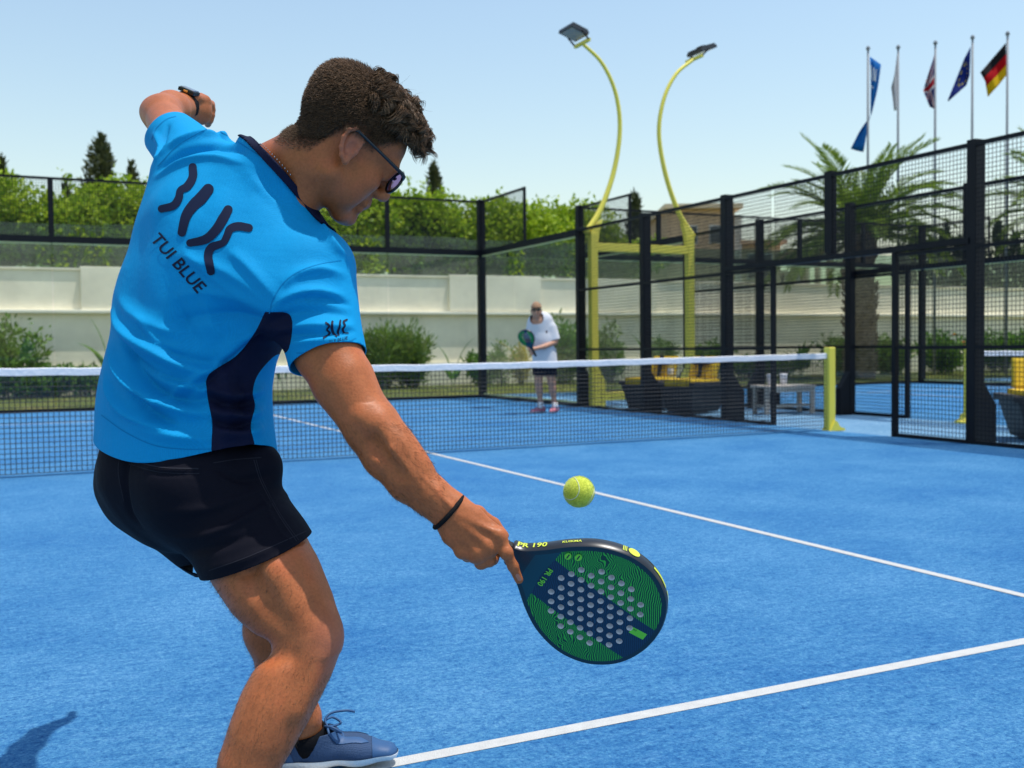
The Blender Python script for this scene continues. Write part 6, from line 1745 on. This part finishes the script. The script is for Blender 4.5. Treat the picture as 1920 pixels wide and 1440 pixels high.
# -------- fine hair on legs and forearm
def limb_hair():
    rs = np.random.RandomState(77)
    for V, Q, ax, n, name, ok in ((VG, QG, nrm(J(440, 1520, 1.87)-J(558, 1250, 1.945)), 9000, 'leg_hair', None), (VA, QA, FA, 2600, 'arm_hair', None)):
        Nn = vnormals(V, Q); px, z = proj_px(V)
        if name == 'leg_hair': k = np.where((px[:, 1] > 1060) & ~((px[:, 0] > 590) & (px[:, 1] < 1260)))[0]
        else: k = np.where((px[:, 1] > 790) & (px[:, 0] < 835))[0]
        i = rs.choice(k, n); P_ = V[i]; N2 = Nn[i]; d = ax[None]*.9+N2*.45+rs.normal(size=P_.shape)*.35; d /= np.linalg.norm(d, axis=1)[:, None]
        t = np.linspace(0, 1, 4)[None, :, None]; l = (.006+.007*rs.rand(n))[:, None, None]
        strands(P_[:, None]+d[:, None]*l*t-N2[:, None]*t**2*l*.2-PB, .00018, name, M_HAIR, body)
limb_hair()
# ================================================================== THE FAR PLAYER
M_SKIN2 = skinmat('pale_tan_skin', (.52, .28, .19), (.56, .28, .19), (.46, .24, .16))
M_WSHIRT = clothmat('white_cotton', (.70, .71, .76), 300, .2, .85, .04, .1)
M_DKSHORT = clothmat('dark_navy_cotton', (.010, .011, .020), 300, .2, .8, sheen=0, spec=.1)
M_CAPT = clothmat('tan_cap_cloth', (.36, .21, .12), 400, .3, .8)
M_PINK = plain('pink_shoe', (.42, .13, .18), .6, var=.3, scale=20); M_WSOCK = plain('white_sock', (.72, .72, .74), .9)
def far_player():
    D = 15.94; K = lambda x, y, d=0.0: wpt(x, y, D+d)
    base = wpt(1020, 776, D)*[1, 1, 0]
    T = tag(empty('person', tuple(base)), 'far player in white t-shirt, dark shorts and cap waiting behind the net', 'person')
    def P(name, f, mat, cl=None, sm=2, parent=T):
        V, Q = f.mesh(sm); Tq = tris(Q)
        for sc in (cl or []): V, Tq, _ = clip(V, Tq, sc(V))
        return pydata(name, V-base, Tq, mat, parent, True)
    lo, hi = bbox([K(975, 565, -.3), K(1055, 790, .3), K(975, 790, -.3), K(1055, 565, .3)], .12)
    gz = lambda p: np.array([p[0], p[1], max(p[2], 0)])
    f = Field(lo, hi, .0075)
    f.seg(K(1014, 606), K(1017, 640), (.17, .10), (.15, .10), CR, .05); f.seg(K(1017, 640), K(1020, 688), (.14, .10), (.16, .11), CR, .05)
    f.seg(K(1010, 604, -.02), K(1006, 594, -.05), .055, .052, None, .03)
    # head
    hc_ = K(1005.5, 583.5, -.05)
    f.ball(hc_+CU*.015, (.115, .075, .092), CR, .02, axis=CU); f.ball(hc_-CU*.05-CF*.03, (.07, .055, .06), CR, .03, axis=CU)
    f.seg(hc_-CF*.085+CU*.01, hc_-CF*.115-CU*.03, .010, .014, None, .015)
    f.seg(hc_-CF*.092-CU*.062-CR*.02, hc_-CF*.092-CU*.062+CR*.02, .009, .009, None, .008)
    for s in (-1, 1): f.ball(hc_+CR*s*.078, (.032, .012, .02), CR, .01, axis=CU)
    # his left arm (right in view): hand laid on the racket
    f.chain([(K(1035, 616), .060), (K(1041, 638, -.02), .046), (K(1040, 642, -.05), .042), (K(1020, 650, -.20), .038), (K(1002, 654, -.30), .028), (K(996, 656, -.33), .030)], .02)
    for i in range(4): f.chain([(K(997+1.0*i, 657, -.33), .011), (K(994+1.0*i, 661+.4*i, -.34), .010), (K(994+1.2*i, 664, -.33), .008)], .006)
    f.chain([(K(999, 653, -.32), .012), (K(994, 654, -.35), .010), (K(992, 657, -.36), .008)], .006)
    # his right arm with the racket
    f.chain([(K(997, 615), .060), (K(991, 636, -.02), .046), (K(990, 645, -.06), .040), (K(995, 655, -.22), .036), (K(999, 661, -.30), .027)], .02)
    for i in range(4): f.chain([(K(1000, 661+i*.9, -.32), .011), (K(997, 663+i*.9, -.35), .010), (K(995.5, 661.5+i*.9, -.33), .008)], .006)
    f.chain([(K(1000, 660, -.31), .012), (K(997, 659, -.34), .010)], .006)
    # legs
    f.chain([(K(1011, 688), .088), (K(1010, 716, -.03), .058), (K(1011, 730, -.01), .055), (K(1013, 752, .02), .036), (K(1014, 768, .02), .036)], .03)
    f.chain([(K(1030, 688), .088), (K(1034, 716, -.03), .060), (K(1036, 730, -.01), .056), (K(1039, 752, .02), .036), (K(1040, 768, .02), .036)], .03)
    P('body', f, M_SKIN2)
    # t-shirt
    f = Field(lo, hi, .0075)
    f.seg(K(1013, 604), K(1018, 640), (.20, .13), (.185, .135), CR, .06); f.seg(K(1018, 640), K(1024, 700), (.185, .135), (.195, .15), CR, .06)
    f.seg(K(1034, 615), K(1042, 641, -.02), .085, .078, None, .05); f.seg(K(998, 614), K(990, 640, -.02), .085, .075, None, .05)
    f.seg(K(1011, 606, -.01), K(1007, 597, -.04), .085, .075, None, .04)
    sh = P('shirt', f, M_WSHIRT, [lambda V: (V-K(1020, 690))@CU, lambda V: np.where(np.linalg.norm(V-K(1042, 638), axis=1) < .14, (K(1041, 637)-V)@nrm(-CU*.9+CR*.25)*-1*-1, 1),
        lambda V: np.where(np.linalg.norm(V-K(990, 637), axis=1) < .13, (K(991, 636)-V)@nrm(-CU*.9-CR*.25), 1),
        lambda V: np.where(np.linalg.norm(V-K(1008, 600, -.03), axis=1) < .13, (K(1008.5, 601, -.03)-V)@nrm(CU*.8-CF*.5-CR*.15), 1)])
    sh.modifiers.new('thickness', 'SOLIDIFY').thickness = .005
    m = MB(); c = K(1025, 622, -.155); m.add([c+CR*a+CU*b-CF*.004 for a, b in ((-.012, -.018), (.012, -.018), (.014, .01), (0, .02), (-.014, .01))], [(0, 1, 2, 3, 4)]); o = m.build('chest_emblem', M_DKSHORT, sh); o.location = -Vector(base)
    # shorts
    f = Field(lo, hi, .0075); f.seg(K(1021, 672), K(1021, 686), (.165, .125), (.165, .12), CR, .05)
    f.seg(K(1011, 682), K(1010, 712, -.02), .105, .098, None, .03); f.seg(K(1031, 682), K(1034, 712, -.02), .105, .098, None, .03)
    P('shorts', f, M_DKSHORT, [lambda V: (V-K(1020, 704))@CU]).modifiers.new('thickness', 'SOLIDIFY').thickness = .005
    # cap and hair
    f = Field(lo, hi, .006); f.ball(hc_+CU*.032, (.118, .088, .105), CR, .02, axis=CU)
    V, Q = f.mesh(2); V, Tq, _ = clip(V, tris(Q), (V-hc_-CU*.052)@nrm(CU+.0*CF))
    cp = tag(pydata('cap', V-np.array(hc_), Tq, M_CAPT, None, True), 'tan baseball cap on the far player', 'cap'); cp.location = tuple(hc_); cp.modifiers.new('thickness', 'SOLIDIFY').thickness = .004
    m = MB(); W_ = []
    for i in range(9):
        a = math.pi*i/8; W_.append((math.cos(a)*.078, math.sin(a)))
    V = [CR*x+(-CF)*(.080+.0*y)+CU*.060 for x, y in W_]+[CR*x*.9+(-CF)*(.085+.045*y)+CU*(.060-.006*y) for x, y in W_]
    m.add(V, [(i, i+1, 10+i, 9+i) for i in range(8)]); b = m.build('cap_brim', M_CAPT, cp); b.modifiers.new('thickness', 'SOLIDIFY').thickness = .004
    # sunglasses
    g = MB()
    for s in (-1, 1):
        c = CR*s*.034-CF*.102+CU*.016
        g.add([c+CR*.031*math.cos(a)+CU*.024*math.sin(a) for a in np.linspace(0, 2*math.pi, 15)[:-1]]+[c-CF*.006+CR*.029*math.cos(a)+CU*.022*math.sin(a) for a in np.linspace(0, 2*math.pi, 15)[:-1]], [tuple(range(14, 28))]+[(i, (i+1) % 14, 14+(i+1) % 14, 14+i) for i in range(14)])
        g.tube([c+CR*s*.03, CR*s*.084-CF*.06+CU*.018, CR*s*.086-CF*0+CU*.015], .005, 5)
    sg = g.build('sunglasses', M_BLKP, None); sg.location = tuple(hc_); tag(sg, 'dark sunglasses on the far player', 'sunglasses')
    # socks and shoes
    for x, y, lab, dx in ((1013, 768, 'pink and white trainer of the far player, left in view', -.75), (1040, 769, 'pink and white trainer of the far player, right in view', -.25)):
        a = K(x, y-14, .02); bq = K(x+.5, y-2, .02)
        m = MB(); m.tube([a-base, bq-base], [.044, .046], 14, cap=False); solid(m.build('sock', M_WSOCK, T, smooth=True), .004)
        d = nrm(np.array((CR*dx-CF*.6))*[1, 1, 0]); s = np.cross(d, [0, 0, 1]); up = np.array([0, 0, 1.0]); o_ = np.array([bq[0], bq[1], .004])
        Q_ = lambda a_, b_, c_: d*a_+s*b_+up*c_
        ff = Field(*bbox([Q_(-.1, -.06, 0), Q_(.24, .06, .14), Q_(-.1, .06, 0), Q_(.24, -.06, .1)], .03), .006)
        ff.seg(Q_(-.05, 0, .045), Q_(.08, 0, .042), (.042, .045), (.046, .040), s, .03); ff.seg(Q_(.08, 0, .04), Q_(.18, 0, .03), (.046, .038), (.034, .026), s, .03); ff.seg(Q_(-.03, 0, .06), Q_(-.02, 0, .10), .046, .046, None, .03)
        V, Q = ff.mesh(2); Tq = tris(Q); E = tag(empty('trainer', tuple(o_)), lab, 'shoe', 'shoes of the far player')
        V1, T1, _ = clip(V, Tq, V[:, 2]-.025); V1, T1, _ = clip(V1, T1, .10-V1[:, 2]); pydata('upper', V1, T1, M_PINK, E, True)
        V2, T2, _ = clip(V, Tq, .026-V[:, 2]); V2[:, 2] = np.maximum(V2[:, 2], 0); pydata('sole', V2*[1.03, 1.03, 1], T2, M_SOLE, E, True)
    # his racket
    R2 = tag(empty('padel_racket', (0, 0, 0)), 'dark green racket held by the far player in white', 'racket')
    seen = set()
    for ch in rk.children:
        nm = ch.name.split('.')[0]
        if nm in ('front_face', 'back_face', 'frame', 'grip'):
            c = ch.copy(); COL.objects.link(c); c.parent = R2
    X = nrm(-.42*CR+.80*CU-.25*CF); Zq = nrm(-.5*CR*1-.1*CU-.85*CF); Y = nrm(np.cross(Zq, X)); Zq = np.cross(X, Y); o = K(1005, 668, -.32)
    MM = Matrix.Identity(4)
    for i in range(3): MM[i][0] = X[i]; MM[i][1] = Y[i]; MM[i][2] = Zq[i]; MM[i][3] = o[i]
    R2.matrix_world = MM
far_player()
